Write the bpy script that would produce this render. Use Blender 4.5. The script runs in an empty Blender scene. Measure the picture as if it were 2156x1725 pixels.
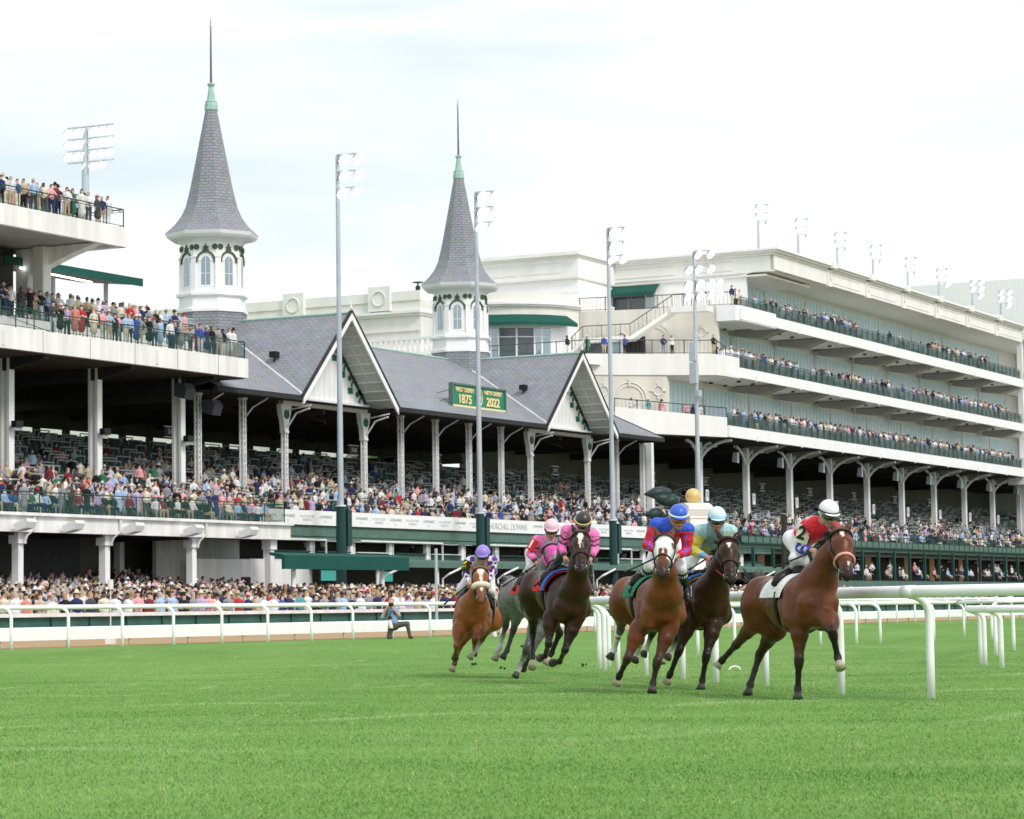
import bpy, math, random
import numpy as np
from mathutils import Matrix, Vector
random.seed(7); RNG=np.random.default_rng(7)
SC=bpy.context.scene; COL=SC.collection
# ---------------------------------------------------------------- camera
FPX=5600.0; PIT=math.atan(423/FPX); ROL=math.radians(.83)
cF=np.array([0,math.cos(PIT),math.sin(PIT)]); _R0=np.array([1.,0,0]); _U0=np.array([0,-math.sin(PIT),math.cos(PIT)])
cR=math.cos(ROL)*_R0-math.sin(ROL)*_U0; cU=math.sin(ROL)*_R0+math.cos(ROL)*_U0
cC=np.array([0,0,.98])
cam=bpy.data.cameras.new('camera'); camo=bpy.data.objects.new('camera',cam); COL.objects.link(camo)
cam.sensor_width=36; cam.lens=36*FPX/2156; cam.clip_start=.5; cam.clip_end=9000
M=Matrix.Identity(4)
for i in range(3):
    M[i][0]=cR[i]; M[i][1]=cU[i]; M[i][2]=-cF[i]; M[i][3]=cC[i]
camo.matrix_world=M
cam.dof.use_dof=True; cam.dof.focus_distance=32; cam.dof.aperture_fstop=9
SC.camera=camo
SC.view_settings.view_transform='Standard'; SC.view_settings.look='None'; SC.view_settings.exposure=.22
SC.cycles.max_bounces=5; SC.cycles.diffuse_bounces=3; SC.cycles.glossy_bounces=2; SC.cycles.transmission_bounces=3; SC.cycles.transparent_max_bounces=6
SC.cycles.caustics_reflective=False; SC.cycles.caustics_refractive=False
# ---------------------------------------------------------------- world: high bright overcast over a Nishita sky
W=bpy.data.worlds.new("World"); SC.world=W; W.use_nodes=True
nt=W.node_tree; nt.nodes.clear(); L=nt.links.new
def N(t,**k):
    n=nt.nodes.new(t)
    for a,b in k.items(): setattr(n,a,b)
    return n
SUN_EL=math.radians(44); SUN_AZ=math.radians(140)
out=N('ShaderNodeOutputWorld'); bg=N('ShaderNodeBackground'); sky=N('ShaderNodeTexSky')
sky.sky_type='NISHITA'; sky.sun_disc=False; sky.sun_elevation=SUN_EL; sky.sun_rotation=SUN_AZ; sky.air_density=1.0; sky.dust_density=2.0
tc=N('ShaderNodeTexCoord'); mp=N('ShaderNodeMapping'); mp.inputs['Scale'].default_value=(1.6,1.6,7.0); mp.inputs['Location'].default_value=(.35,.2,.4)
n1=N('ShaderNodeTexNoise'); n1.inputs['Scale'].default_value=2.3; n1.inputs['Detail'].default_value=4; n1.inputs['Roughness'].default_value=.5
n1.inputs['Distortion'].default_value=.4
r1=N('ShaderNodeValToRGB'); r1.color_ramp.elements[0].position=.36; r1.color_ramp.elements[1].position=.62
r1.color_ramp.elements[0].color=(.90,.90,.90,1); r1.color_ramp.elements[1].color=(.985,.985,.985,1)
r2=N('ShaderNodeValToRGB'); r2.color_ramp.elements[0].position=.34; r2.color_ramp.elements[1].position=.56
r2.color_ramp.elements[0].color=(7.2,8.25,8.6,1); r2.color_ramp.elements[1].color=(9.6,9.85,10.0,1)
mx=N('ShaderNodeMix'); mx.data_type='RGBA'
L(tc.outputs['Generated'],mp.inputs['Vector']); L(mp.outputs[0],n1.inputs['Vector'])
L(n1.outputs['Fac'],r1.inputs[0]); L(n1.outputs['Fac'],r2.inputs[0]); L(r1.outputs[0],mx.inputs[0])
L(sky.outputs[0],mx.inputs[6]); L(r2.outputs[0],mx.inputs[7]); L(mx.outputs[2],bg.inputs['Color']); bg.inputs['Strength'].default_value=.1
L(bg.outputs[0],out.inputs['Surface'])
sl=bpy.data.lights.new('sun','SUN'); so=bpy.data.objects.new('sun',sl); COL.objects.link(so)
sl.energy=1.9; sl.angle=math.radians(16); sl.color=(1,.95,.89)
# direction from which the sun shines (behind the camera, to its left)
sd=Vector((math.sin(SUN_AZ)*math.cos(SUN_EL),math.cos(SUN_AZ)*math.cos(SUN_EL),math.sin(SUN_EL)))
so.rotation_euler=sd.to_track_quat('Z','Y').to_euler()
# ---------------------------------------------------------------- coordinates
def ray(x,y): return cF+cR*((x-1078)/FPX)-cU*((y-862.5)/FPX)
def atY(x,y,Y):
    d=ray(x,y); return cC+d*(Y/d[1])
def gz(x,y):
    t=(x+19.9)*.8813-(y-176)*.4726
    if t<55: return .12
    if t<72: return .12-(t-55)*.0118
    return -.08+min(t-72,12)*.0025
def gpt(x,y):
    d=ray(x,y); z=0
    for _ in range(12):
        P=cC+d*((z-.98)/d[2]); z=gz(P[0],P[1])
    return P
class Frame:
    def __init__(s,o,deg,s0=0,t0=0):
        th=math.radians(deg); s.o=np.array([o[0],o[1],0.]); s.u=np.array([math.sin(th),math.cos(th),0]); s.n=np.array([math.cos(th),-math.sin(th),0]); s.s0=s0; s.t0=t0
    def __call__(s,a,b,z): return s.o+(a-s.s0)*s.u+(b-s.t0)*s.n+np.array([0,0,z])
GF=Frame((-19.9,176),28.2)                       # grandstand: s along the facade, t toward the track
_q=GF(60.2,12,0); CF=Frame((_q[0],_q[1]),26.8,60.2,12)   # clubhouse wing, turned a little
WF=lambda x,y,z: np.array([x,y,z],float)
# ---------------------------------------------------------------- materials
MATS={}
def mat(name,col,rough=.7,noise=0,nscale=3,metal=0,emit=0,spec=.3,stain=0,alpha=1,bump=0,vcol=False,obj=False,fn=None):
    if name in MATS: return MATS[name]
    m=bpy.data.materials.new(name); m.use_nodes=True; t=m.node_tree; b=t.nodes['Principled BSDF']
    b.inputs['Roughness'].default_value=rough; b.inputs['Metallic'].default_value=metal; b.inputs['Specular IOR Level'].default_value=spec
    c=tuple(col)+(1,); b.inputs['Base Color'].default_value=c
    src=None
    if vcol:
        a=t.nodes.new('ShaderNodeVertexColor'); a.layer_name='Col'; src=a.outputs[0]
    if obj:
        a=t.nodes.new('ShaderNodeObjectInfo'); src=a.outputs['Color']
    if noise or stain:
        g=t.nodes.new('ShaderNodeNewGeometry'); nz=t.nodes.new('ShaderNodeTexNoise'); nz.inputs['Scale'].default_value=nscale; nz.inputs['Detail'].default_value=5
        mpp=t.nodes.new('ShaderNodeMapping'); t.links.new(g.outputs['Position'],mpp.inputs[0]); t.links.new(mpp.outputs[0],nz.inputs['Vector'])
        if stain: mpp.inputs['Scale'].default_value=(1.5,1.5,.18)
        mr=t.nodes.new('ShaderNodeMapRange'); mr.inputs[1].default_value=.3; mr.inputs[2].default_value=.7
        k=noise or stain; mr.inputs[3].default_value=1-k; mr.inputs[4].default_value=1+k*.5
        t.links.new(nz.outputs['Fac'],mr.inputs[0])
        mm=t.nodes.new('ShaderNodeMix'); mm.data_type='RGBA'; mm.blend_type='MULTIPLY'; mm.inputs[0].default_value=1
        if src: t.links.new(src,mm.inputs[6])
        else: mm.inputs[6].default_value=c
        cb=t.nodes.new('ShaderNodeCombineColor')
        for i in range(3): t.links.new(mr.outputs[0],cb.inputs[i])
        t.links.new(cb.outputs[0],mm.inputs[7]); src=mm.outputs[2]
        if bump:
            bp=t.nodes.new('ShaderNodeBump'); bp.inputs['Strength'].default_value=bump; bp.inputs['Distance'].default_value=.02
            t.links.new(nz.outputs['Fac'],bp.inputs['Height']); t.links.new(bp.outputs[0],b.inputs['Normal'])
    if src: t.links.new(src,b.inputs['Base Color'])
    if fn: fn(m,t,b)
    if emit:
        b.inputs['Emission Color'].default_value=c; b.inputs['Emission Strength'].default_value=emit
    if alpha<1: b.inputs['Alpha'].default_value=alpha
    MATS[name]=m; return m
WHITE=mat('white paint',(.88,.88,.89),.55,noise=.06,nscale=.8)
WOLD=mat('weathered white paint',(.76,.76,.76),.7,stain=.16,nscale=1.2)
CREAM=mat('cream render',(.78,.76,.72),.85,stain=.09,nscale=.6)
CREAM2=mat('pale render',(.85,.84,.82),.85,stain=.08,nscale=.5)
CONC=mat('painted concrete',(.84,.83,.82),.85,stain=.17,nscale=1.1)
GREEN=mat('dark green paint',(.012,.072,.056),.5,noise=.15)
GREEN2=mat('awning green canvas',(.007,.085,.066),.75,noise=.1,nscale=1)
GREENM=mat('sea green fascia',(.105,.185,.155),.7,noise=.15,nscale=2)
VERD=mat('verdigris copper',(.36,.55,.48),.65,noise=.2,nscale=2)
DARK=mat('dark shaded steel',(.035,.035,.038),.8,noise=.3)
BLACK=mat('black',(.012,.012,.013),.5)
GALV=mat('galvanised steel',(.48,.54,.60),.45,noise=.12,nscale=1.2,metal=.2)
GLASSD=mat('dark window glass',(.05,.07,.08),.08,spec=.8)
GLASSL=mat('sky reflecting glass',(.30,.38,.42),.05,spec=1,metal=.6)
RAILW=mat('white rail plastic',(.90,.90,.92),.55,noise=.05,nscale=4,spec=.2)
LAMP=mat('lit floodlight lens',(1,.98,.94),.4,emit=5)
LAMPH=mat('floodlight housing',(.42,.46,.50),.4,metal=.1)
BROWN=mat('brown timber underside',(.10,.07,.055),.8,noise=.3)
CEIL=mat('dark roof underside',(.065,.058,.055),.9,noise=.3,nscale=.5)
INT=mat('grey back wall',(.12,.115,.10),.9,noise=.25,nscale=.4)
def _slate(m,t,b,rot=0.0):
    tcn=t.nodes.new('ShaderNodeUVMap'); br=t.nodes.new('ShaderNodeTexBrick')
    br.inputs['Color1'].default_value=(.235,.255,.315,1); br.inputs['Color2'].default_value=(.270,.290,.350,1); br.inputs['Mortar'].default_value=(.165,.175,.215,1)
    br.inputs['Scale'].default_value=1; br.inputs['Mortar Size'].default_value=.035; br.inputs['Brick Width'].default_value=.46; br.inputs['Row Height'].default_value=.21
    br.inputs['Mortar Smooth'].default_value=.3; br.inputs['Bias'].default_value=-.1
    nz=t.nodes.new('ShaderNodeTexNoise'); nz.inputs['Scale'].default_value=1.3; nz.inputs['Detail'].default_value=6
    mm=t.nodes.new('ShaderNodeMix'); mm.data_type='RGBA'; mm.blend_type='OVERLAY'; mm.inputs[0].default_value=.42
    t.links.new(tcn.outputs[0],br.inputs['Vector']); t.links.new(tcn.outputs[0],nz.inputs['Vector'])
    t.links.new(br.outputs['Color'],mm.inputs[6]); t.links.new(nz.outputs['Color'],mm.inputs[7])
    hs=t.nodes.new('ShaderNodeHueSaturation'); hs.inputs['Saturation'].default_value=.6
    t.links.new(mm.outputs[2],hs.inputs['Color']); t.links.new(hs.outputs[0],b.inputs['Base Color'])
    bp=t.nodes.new('ShaderNodeBump'); bp.inputs['Strength'].default_value=.5; bp.inputs['Distance'].default_value=.03
    t.links.new(br.outputs['Fac'],bp.inputs['Height']); bp.invert=True; t.links.new(bp.outputs[0],b.inputs['Normal'])
SLATE=mat('blue grey slate',(.2,.2,.24),.55,fn=_slate)
def pinv(p): return Matrix.Translation([-a for a in p.location]) if p.parent is None else Matrix.Identity(4)
# ---------------------------------------------------------------- mesh building
class MB:
    def __init__(s): s.v=[]; s.f=[]; s.m=[]; s.mats=[]; s.uv={}
    def mi(s,m):
        if m not in s.mats: s.mats.append(m)
        return s.mats.index(m)
    def face(s,pts,m,uv=None):
        i=len(s.v); s.v.extend([tuple(p) for p in pts]); 
        if uv is not None: s.uv[len(s.f)]=uv
        s.f.append(tuple(range(i,i+len(pts)))); s.m.append(s.mi(m))
    def mesh(s,V,F,m):
        i=len(s.v); s.v.extend([tuple(p) for p in V]); k=s.mi(m)
        for f in F: s.f.append(tuple(i+a for a in f)); s.m.append(k)
    def box(s,fr,a,b,c,m):
        (a0,a1),(b0,b1),(c0,c1)=a,b,c
        V=[fr(x,y,z) for z in (c0,c1) for y in (b0,b1) for x in (a0,a1)]
        s.mesh(V,[(0,2,3,1),(4,5,7,6),(0,1,5,4),(2,6,7,3),(0,4,6,2),(1,3,7,5)],m)
    def tube(s,pts,r,m,n=8,cap=True,up=None):
        pts=[np.array(p,float) for p in pts]
        rs=r if hasattr(r,'__len__') else [r]*len(pts)
        V=[];F=[]
        prev=None
        for i,p in enumerate(pts):
            d=pts[min(i+1,len(pts)-1)]-pts[max(i-1,0)]; d=d/(np.linalg.norm(d)+1e-9)
            if prev is None:
                a=np.array([0,0,1.]) if abs(d[2])<.9 else np.array([1.,0,0])
            else: a=prev
            e=a-d*(a@d); e/=np.linalg.norm(e)+1e-9; prev=e; g=np.cross(d,e)
            for k in range(n):
                th=2*math.pi*(k+.5)/n; V.append(p+rs[i]*(math.cos(th)*e+math.sin(th)*g))
        for i in range(len(pts)-1):
            for k in range(n):
                F.append((i*n+k,i*n+(k+1)%n,(i+1)*n+(k+1)%n,(i+1)*n+k))
        if cap:
            F.append(tuple(range(n-1,-1,-1))); F.append(tuple((len(pts)-1)*n+k for k in range(n)))
        s.mesh(V,F,m)
    def bar(s,a,b,w,m,h=None):
        s.tube([a,b],w*.7071,m,4)
    def sphere(s,c,r,m,nu=12,nv=8,sc=(1,1,1)):
        V=[];F=[]; c=np.array(c,float)
        for j in range(nv+1):
            ph=math.pi*j/nv
            for i in range(nu):
                th=2*math.pi*i/nu; V.append(c+r*np.array([sc[0]*math.sin(ph)*math.cos(th),sc[1]*math.sin(ph)*math.sin(th),sc[2]*math.cos(ph)]))
        for j in range(nv):
            for i in range(nu): F.append((j*nu+i,(j+1)*nu+i,(j+1)*nu+(i+1)%nu,j*nu+(i+1)%nu))
        s.mesh(V,F,m)
    def lathe(s,fr,cs,ct,prof,m,n=8,rot=0,uv=False):
        V=[];F=[]
        for r,z in prof:
            for k in range(n):
                th=2*math.pi*(k+.5)/n+rot; V.append(fr(cs+r*math.cos(th),ct+r*math.sin(th),z))
        if not uv:
            for j in range(len(prof)-1):
                for k in range(n): F.append((j*n+k,j*n+(k+1)%n,(j+1)*n+(k+1)%n,(j+1)*n+k))
            s.mesh(V,F,m)
        else:
            L_=0
            for j in range(len(prof)-1):
                dl=math.hypot(prof[j+1][0]-prof[j][0],prof[j+1][1]-prof[j][1])
                for k in range(n):
                    w0=prof[j][0]*math.sin(math.pi/n); w1=prof[j+1][0]*math.sin(math.pi/n)
                    s.face([V[j*n+k],V[j*n+(k+1)%n],V[(j+1)*n+(k+1)%n],V[(j+1)*n+k]],m,uv=[(k*7-w0,L_),(k*7+w0,L_),(k*7+w1,L_+dl),(k*7-w1,L_+dl)])
                L_+=dl
    def prism(s,fr,poly,axis,lo,hi,m):
        # poly of (p,q) extruded along 's' (poly in t,z) or 't' (poly in s,z) or 'z' (poly in s,t)
        def P(p,q,w): return fr(w,p,q) if axis=='s' else (fr(p,w,q) if axis=='t' else fr(p,q,w))
        n=len(poly); V=[P(p,q,lo) for p,q in poly]+[P(p,q,hi) for p,q in poly]
        F=[tuple(range(n)),tuple(range(2*n-1,n-1,-1))]+[(i,(i+1)%n,n+(i+1)%n,n+i) for i in range(n)]
        s.mesh(V,F,m)
    def build(s,name,parent=None,smooth=False,mats=None):
        me=bpy.data.meshes.new(name); me.from_pydata(s.v,[],s.f)
        for m in s.mats: me.materials.append(m)
        me.polygons.foreach_set('material_index',s.m)
        if s.uv:
            ul=me.uv_layers.new(name='UVMap')
            for fi,uv in s.uv.items():
                ls=me.polygons[fi].loop_start
                for k,c in enumerate(uv): ul.data[ls+k].uv=c
        if smooth: me.polygons.foreach_set('use_smooth',[True]*len(s.f))
        me.update()
        o=bpy.data.objects.new(name,me); COL.objects.link(o)
        if parent is not None: o.parent=parent; o.matrix_parent_inverse=pinv(parent)
        return o
def tag(o,label=None,cat=None,group=None,kind=None):
    if label: o['label']=label
    if cat: o['category']=cat
    if group: o['group']=group
    if kind: o['kind']=kind
    return o
def empty(name,loc,label=None,cat=None,group=None):
    o=bpy.data.objects.new(name,None); COL.objects.link(o); o.location=tuple(loc); o.empty_display_size=.2
    o.matrix_world=Matrix.Translation(tuple(float(a) for a in loc))
    return tag(o,label,cat,group)
def copytree(o,dx=None,label=None,group=None):
    c=o.copy(); COL.objects.link(c)
    if dx is not None: c.location=o.location+Vector([float(a) for a in dx])
    if label: c['label']=label
    if group: c['group']=group
    for ch in list(o.children):
        d=ch.copy(); COL.objects.link(d); d.parent=c
        for g in list(ch.children):
            e=g.copy(); COL.objects.link(e); e.parent=d
    return c
def text_mesh(txt,size,m,name='lettering',parent=None,Mw=None,ext=.01,sx=1,bold=0):
    cu=bpy.data.curves.new(name,'FONT'); cu.body=txt; cu.size=size; cu.align_x='CENTER'; cu.align_y='CENTER'; cu.extrude=ext; cu.offset=bold
    o=bpy.data.objects.new(name,cu); COL.objects.link(o); bpy.context.view_layer.update()
    dg=bpy.context.evaluated_depsgraph_get(); me=bpy.data.meshes.new_from_object(o.evaluated_get(dg)); me.name=name
    bpy.data.objects.remove(o); 
    me.transform(Matrix.Diagonal((sx,1,1,1))); 
    if Mw is not None: me.transform(Mw)
    me.materials.clear(); me.materials.append(m)
    o=bpy.data.objects.new(name,me); COL.objects.link(o)
    if parent is not None: o.parent=parent; o.matrix_parent_inverse=pinv(parent)
    return o
def facemat(fr,s,t,z,tilt=0):
    # matrix: local X along the facade as read from the track, Y up, Z outward (+t)
    n=fr.n; X=-fr.u if False else fr.u; 
    # seen from the track (looking along -n) the facade's +s runs to the right
    p=fr(s,t,z); Z=n*math.cos(tilt)+np.array([0,0,math.sin(tilt)]); Y=np.array([0,0,math.cos(tilt)])-n*math.sin(tilt)
    Mx=Matrix.Identity(4)
    for i in range(3): Mx[i][0]=X[i]; Mx[i][1]=Y[i]; Mx[i][2]=Z[i]; Mx[i][3]=p[i]
    return Mx
# ================================================================ SETTING: turf, dirt track, apron
def _turf(m,t,b):
    g=t.nodes.new('ShaderNodeNewGeometry'); L=t.links.new
    def nz(scale,sc,det=4,rot=28.2):
        mp=t.nodes.new('ShaderNodeMapping'); mp.inputs['Rotation'].default_value=(0,0,math.radians(rot)); mp.inputs['Scale'].default_value=sc
        n=t.nodes.new('ShaderNodeTexNoise'); n.inputs['Scale'].default_value=scale; n.inputs['Detail'].default_value=det
        L(g.outputs['Position'],mp.inputs[0]); L(mp.outputs[0],n.inputs['Vector']); return n
    a=nz(.5,(1,.22,1),5,20); bb=nz(9,(1,1,1),6); c=nz(.16,(1,.35,1),2,35)
    cr=t.nodes.new('ShaderNodeValToRGB'); e=cr.color_ramp.elements; e[0].position=.3; e[1].position=.72
    e[0].color=(.088,.205,.038,1); e[1].color=(.195,.335,.098,1)
    ad=t.nodes.new('ShaderNodeMath'); ad.operation='ADD'; m1=t.nodes.new('ShaderNodeMath'); m1.operation='MULTIPLY'; m1.inputs[1].default_value=.35
    L(bb.outputs['Fac'],m1.inputs[0]); m2=t.nodes.new('ShaderNodeMath'); m2.operation='MULTIPLY'; m2.inputs[1].default_value=.4; L(c.outputs['Fac'],m2.inputs[0])
    m3=t.nodes.new('ShaderNodeMath'); m3.operation='MULTIPLY_ADD'; m3.inputs[1].default_value=.35; L(a.outputs['Fac'],m3.inputs[0]); L(m1.outputs[0],m3.inputs[2])
    L(m3.outputs[0],ad.inputs[0]); L(m2.outputs[0],ad.inputs[1]); L(ad.outputs[0],cr.inputs[0])
    # thin dry, pale streaks worn into the turf
    d=nz(2.6,(1,.10,1),6,62); r=t.nodes.new('ShaderNodeValToRGB'); r.color_ramp.elements[0].position=.60; r.color_ramp.elements[1].position=.78
    r.color_ramp.elements[0].color=(0,0,0,1); r.color_ramp.elements[1].color=(.5,.5,.5,1); L(d.outputs['Fac'],r.inputs[0])
    mx=t.nodes.new('ShaderNodeMix'); mx.data_type='RGBA'; L(r.outputs[0],mx.inputs[0]); L(cr.outputs[0],mx.inputs[6]); mx.inputs[7].default_value=(.34,.42,.20,1)
    L(mx.outputs[2],b.inputs['Base Color'])
    bp=t.nodes.new('ShaderNodeBump'); bp.inputs['Strength'].default_value=.6; bp.inputs['Distance'].default_value=.04; L(bb.outputs['Fac'],bp.inputs['Height']); L(bp.outputs[0],b.inputs['Normal'])
TURF=mat('mown turf',(.1,.25,.05),.95,spec=.05,fn=_turf)
DIRT=mat('tan track dirt',(.43,.30,.18),.95,noise=.14,nscale=2.5,spec=.05,bump=.6)
APRON=mat('grey apron paving',(.33,.32,.30),.9,noise=.1)
mb=MB(); ss=[-3000,-300,-100,0,100,300,3000]; tt=[-3000,20,55,60,66,72,84,110,125.2]
def gft(s,t):
    p=GF(s,t,0); p[2]=gz(p[0],p[1]); return p
for i in range(len(ss)-1):
    for j in range(len(tt)-1):
        mb.face([gft(ss[i],tt[j]),gft(ss[i],tt[j+1]),gft(ss[i+1],tt[j+1]),gft(ss[i+1],tt[j])],TURF)
tag(mb.build('turf_course'),kind='structure')
mb=MB(); mb.face([GF(-3000,125,-.03),GF(3000,125,-.03),GF(3000,3000,-.03),GF(-3000,3000,-.03)],mat('neutral bounce ground',(.42,.40,.37),.95)); tag(mb.build('unseen_bounce_ground'),kind='structure')  # unseen ground behind the camera, added in neutral tone to cut green turf bounce
mb=MB()
mb.face([GF(-200,36,.124),GF(-200,54.2,.124),GF(400,54.2,.124),GF(400,36,.124)],DIRT)
tag(mb.build('dirt_track'),kind='structure')
def zap(t): return .16+(36-t)*.045 if t>18 else .97+(18-t)*.17
mb=MB()
for a,b in ((36,18),(18,11.5)):
    mb.face([GF(-200,a,zap(a)),GF(240,a,zap(a)),GF(240,b,zap(b)),GF(-200,b,zap(b))],APRON)
tag(mb.build('apron_pavement'),kind='structure')
# individual grass blades over the near turf, thinning with distance
def _up(m,t,b):
    g=t.nodes.new('ShaderNodeNewGeometry'); v=t.nodes.new('ShaderNodeVectorMath'); v.operation='MULTIPLY_ADD'; v.inputs[1].default_value=(.35,.35,.35); v.inputs[2].default_value=(0,0,1)
    w=t.nodes.new('ShaderNodeVectorMath'); w.operation='NORMALIZE'; t.links.new(g.outputs['Normal'],v.inputs[0]); t.links.new(v.outputs[0],w.inputs[0]); t.links.new(w.outputs[0],b.inputs['Normal'])
def grass():
    n=520000
    yy=10.5+ (RNG.random(n)**2.3)*58; hw=yy*.205+2.2
    xx=(RNG.random(n)*2-1)*hw+.0
    zz=np.array([gz(a,b) for a,b in zip(xx[:1],yy[:1])]); 
    t=(xx+19.9)*.8813-(yy-176)*.4726
    z=np.where(t<55,.12,np.where(t<72,.12-(t-55)*.0118,-.08+np.minimum(t-72,12)*.0025))
    h=(.007+.015*RNG.random(n))*np.clip(1.15-(yy-10)/70,.3,1); th=RNG.random(n)*2*np.pi; w=.0028+.00011*yy; 
    lx=(RNG.random(n)-.5)*.04; ly=(RNG.random(n)-.5)*.04
    V=np.empty((n,3,3)); 
    V[:,0]=np.stack([xx-w*np.cos(th),yy-w*np.sin(th),z-.004],1)
    V[:,1]=np.stack([xx+w*np.cos(th),yy+w*np.sin(th),z-.004],1)
    V[:,2]=np.stack([xx+lx,yy+ly,z+h],1)
    me=bpy.data.meshes.new('grass_blades'); me.vertices.add(n*3); me.vertices.foreach_set('co',V.ravel())
    me.loops.add(n*3); me.loops.foreach_set('vertex_index',np.arange(n*3)); me.polygons.add(n); me.polygons.foreach_set('loop_start',np.arange(n)*3)
    me.update()
    ca=me.color_attributes.new('Col','FLOAT_COLOR','POINT'); 
    patch=.5+.5*np.sin(xx*.7+1.3*np.sin(yy*.55))*np.sin(yy*.31+xx*.2)
    b2=.5+.5*np.sin(yy*1.9+xx*.25+1.6*np.sin(xx*.35+yy*.2))*np.cos(xx*.23-yy*.11); b3=.5+.5*np.sin(yy*5.3+1.2*np.sin(xx*.9))*np.sin(xx*.45+yy*.9); k=(RNG.random(n)*.13+.045+.22*patch+.40*b2+.22*b3-.04)[:,None]; ln=np.clip(np.sin(yy*1.15-xx*.5+2.2*np.sin(xx*.22+yy*.07)+.5*np.sin(xx*2.1)),0,1)**14*(.5+.5*np.sin(xx*1.3+yy*.6))*np.clip((yy-15)/10,0,1); dk=np.clip(np.sin(yy*.8+xx*.13+1.1*np.sin(xx*.4)),0,1)**5
    k=np.clip(k-.32*dk[:,None],0,1); c=np.array([.105,.240,.047])*(1-k)+np.array([.325,.485,.165])*k; l2=(ln*.75)[:,None]; c=c*(1-l2)+np.array([.55,.68,.36])*l2
    dry=RNG.random(n)<.02; c[dry]=[.46,.50,.24]
    c=np.repeat(np.concatenate([c,np.ones((n,1))],1),3,0); ca.data.foreach_set('color',c.ravel())
    me.materials.append(mat('grass blade',(.1,.3,.05),.9,spec=.05,vcol=True))
    o=bpy.data.objects.new('grass_blades',me); COL.objects.link(o); tag(o,'short mown grass blades of the near turf','grass',kind='stuff')
grass()
# ================================================================ RAILS
def rail(path,label,group,posts,r=.075,H=1.17,neck=True,lean=.28,side=1,name='running_rail',cat='rail'):
    """path: ground points of the posts; the tubular top rail overhangs them on goosenecks"""
    P=[np.array([p[0],p[1],gz(p[0],p[1])]) for p in path]
    root=empty(name,P[len(P)//2],label,cat,group)
    top=[]; 
    for i,p in enumerate(P):
        d=P[min(i+1,len(P)-1)]-P[max(i-1,0)]; d[2]=0; d/=np.linalg.norm(d); nn=np.array([d[1],-d[0],0])*side
        top.append(p+nn*lean+np.array([0,0,H-r]))
    mb=MB(); 
    # smooth the top rail with a Catmull-Rom pass
    sm=[]
    for i in range(len(top)-1):
        a=top[max(i-1,0)];b=top[i];c=top[i+1];e=top[min(i+2,len(top)-1)]
        for k in range(4):
            u=k/4; sm.append(.5*((2*b)+(-a+c)*u+(2*a-5*b+4*c-e)*u*u+(-a+3*b-3*c+e)*u**3))
    sm.append(top[-1]); mb.tube(sm,r,RAILW,12); o=mb.build('top_rail',root,smooth=True)
    for i,p in enumerate(P):
        if not posts[i]: continue
        d=P[min(i+1,len(P)-1)]-P[max(i-1,0)]; d[2]=0; d/=np.linalg.norm(d); nn=np.array([d[1],-d[0],0])*side
        m=MB(); pts=[p+np.array([0,0,-.05]),p+np.array([0,0,H*.35]),p+np.array([0,0,H*.72])+nn*.004]
        for k in range(1,6):
            a=k/5*math.pi/2; pts.append(p+nn*(lean*(1-math.cos(a)))+np.array([0,0,H*.72+(H*.28-r*1.5)*math.sin(a)]))
        m.tube(pts,r*.68,RAILW,10); po_=m.build('post',root,smooth=True)
        m=MB(); c_=top[i]; m.tube([c_-d*.09,c_+d*.09],r*1.06,RAILW,12); m.build('collar',po_,smooth=True)
    return root
near=[(1961,1471),(1772,1462),(1613,1444),(1508,1437.5),(1438,1431),(1360,1422),(1301,1418),(1273,1412),(1263,1408)]
NP=[gpt(*q)[:2] for q in near]
pre=[(NP[0][0]+1.15*k+.10*k*k,NP[0][1]-1.55*k+.32*k*k) for k in (3,2,1)]
far=[gpt(*q)[:2] for q in [(1655,1366),(1804,1357),(1854,1355),(1967,1350.6),(2089,1346)]]
mid=[(1.7,48.5),(2.3,52),(3.1,56),(4.1,60),(5.3,64.5)]
ext=[(far[-1][0]+k*2.9,far[-1][1]+k*5.9) for k in (1,2,3,4,5,6)]
rail(pre+NP,'white running rail on curved goosenecks bending close past the horses at the right','white running rails',[1]*3+[1]*9,r=.068,H=1.24,side=-1)
rail([NP[-1]]+mid+[(6.3,67.5),(8.3,72.6),far[1],far[2],far[3],(14.8,88),far[4]]+ext,'thinner white running rail curving away on the turf behind the horses','white running rails',[0]+[1]*5+[1]*2+[1]*5+[1]*6,r=.06,side=-1)
# outer turf rail: parallel to the stands
oa=gpt(0,1362)[:2]; 
ou=np.array([math.sin(math.radians(29.3)),math.cos(math.radians(29.3))])
outer=[tuple(np.array([-13.85,71.2])+ou*(k*2.42+.62)) for k in range(-6,58)]
rail(outer,'long white running rail on the far edge of the turf before the dirt','white running rails',[1]*len(outer),r=.068,H=1.2,side=-1,lean=.24)
rail([(9.9,41.0),(8.35,41.6),(7.75,42.6),(7.8,44.4),(7.95,45.6),(8.5,48.8),(9.5,52.8),(10.9,58.4),(13.3,66),(15.8,74),(19,84)],'low white rail with a rounded end at the right edge of the photo','white running rails',[1,1,1,1,1,1,1,1,1,1,1],r=.06,H=1.0,side=-1,lean=.18)
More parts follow.
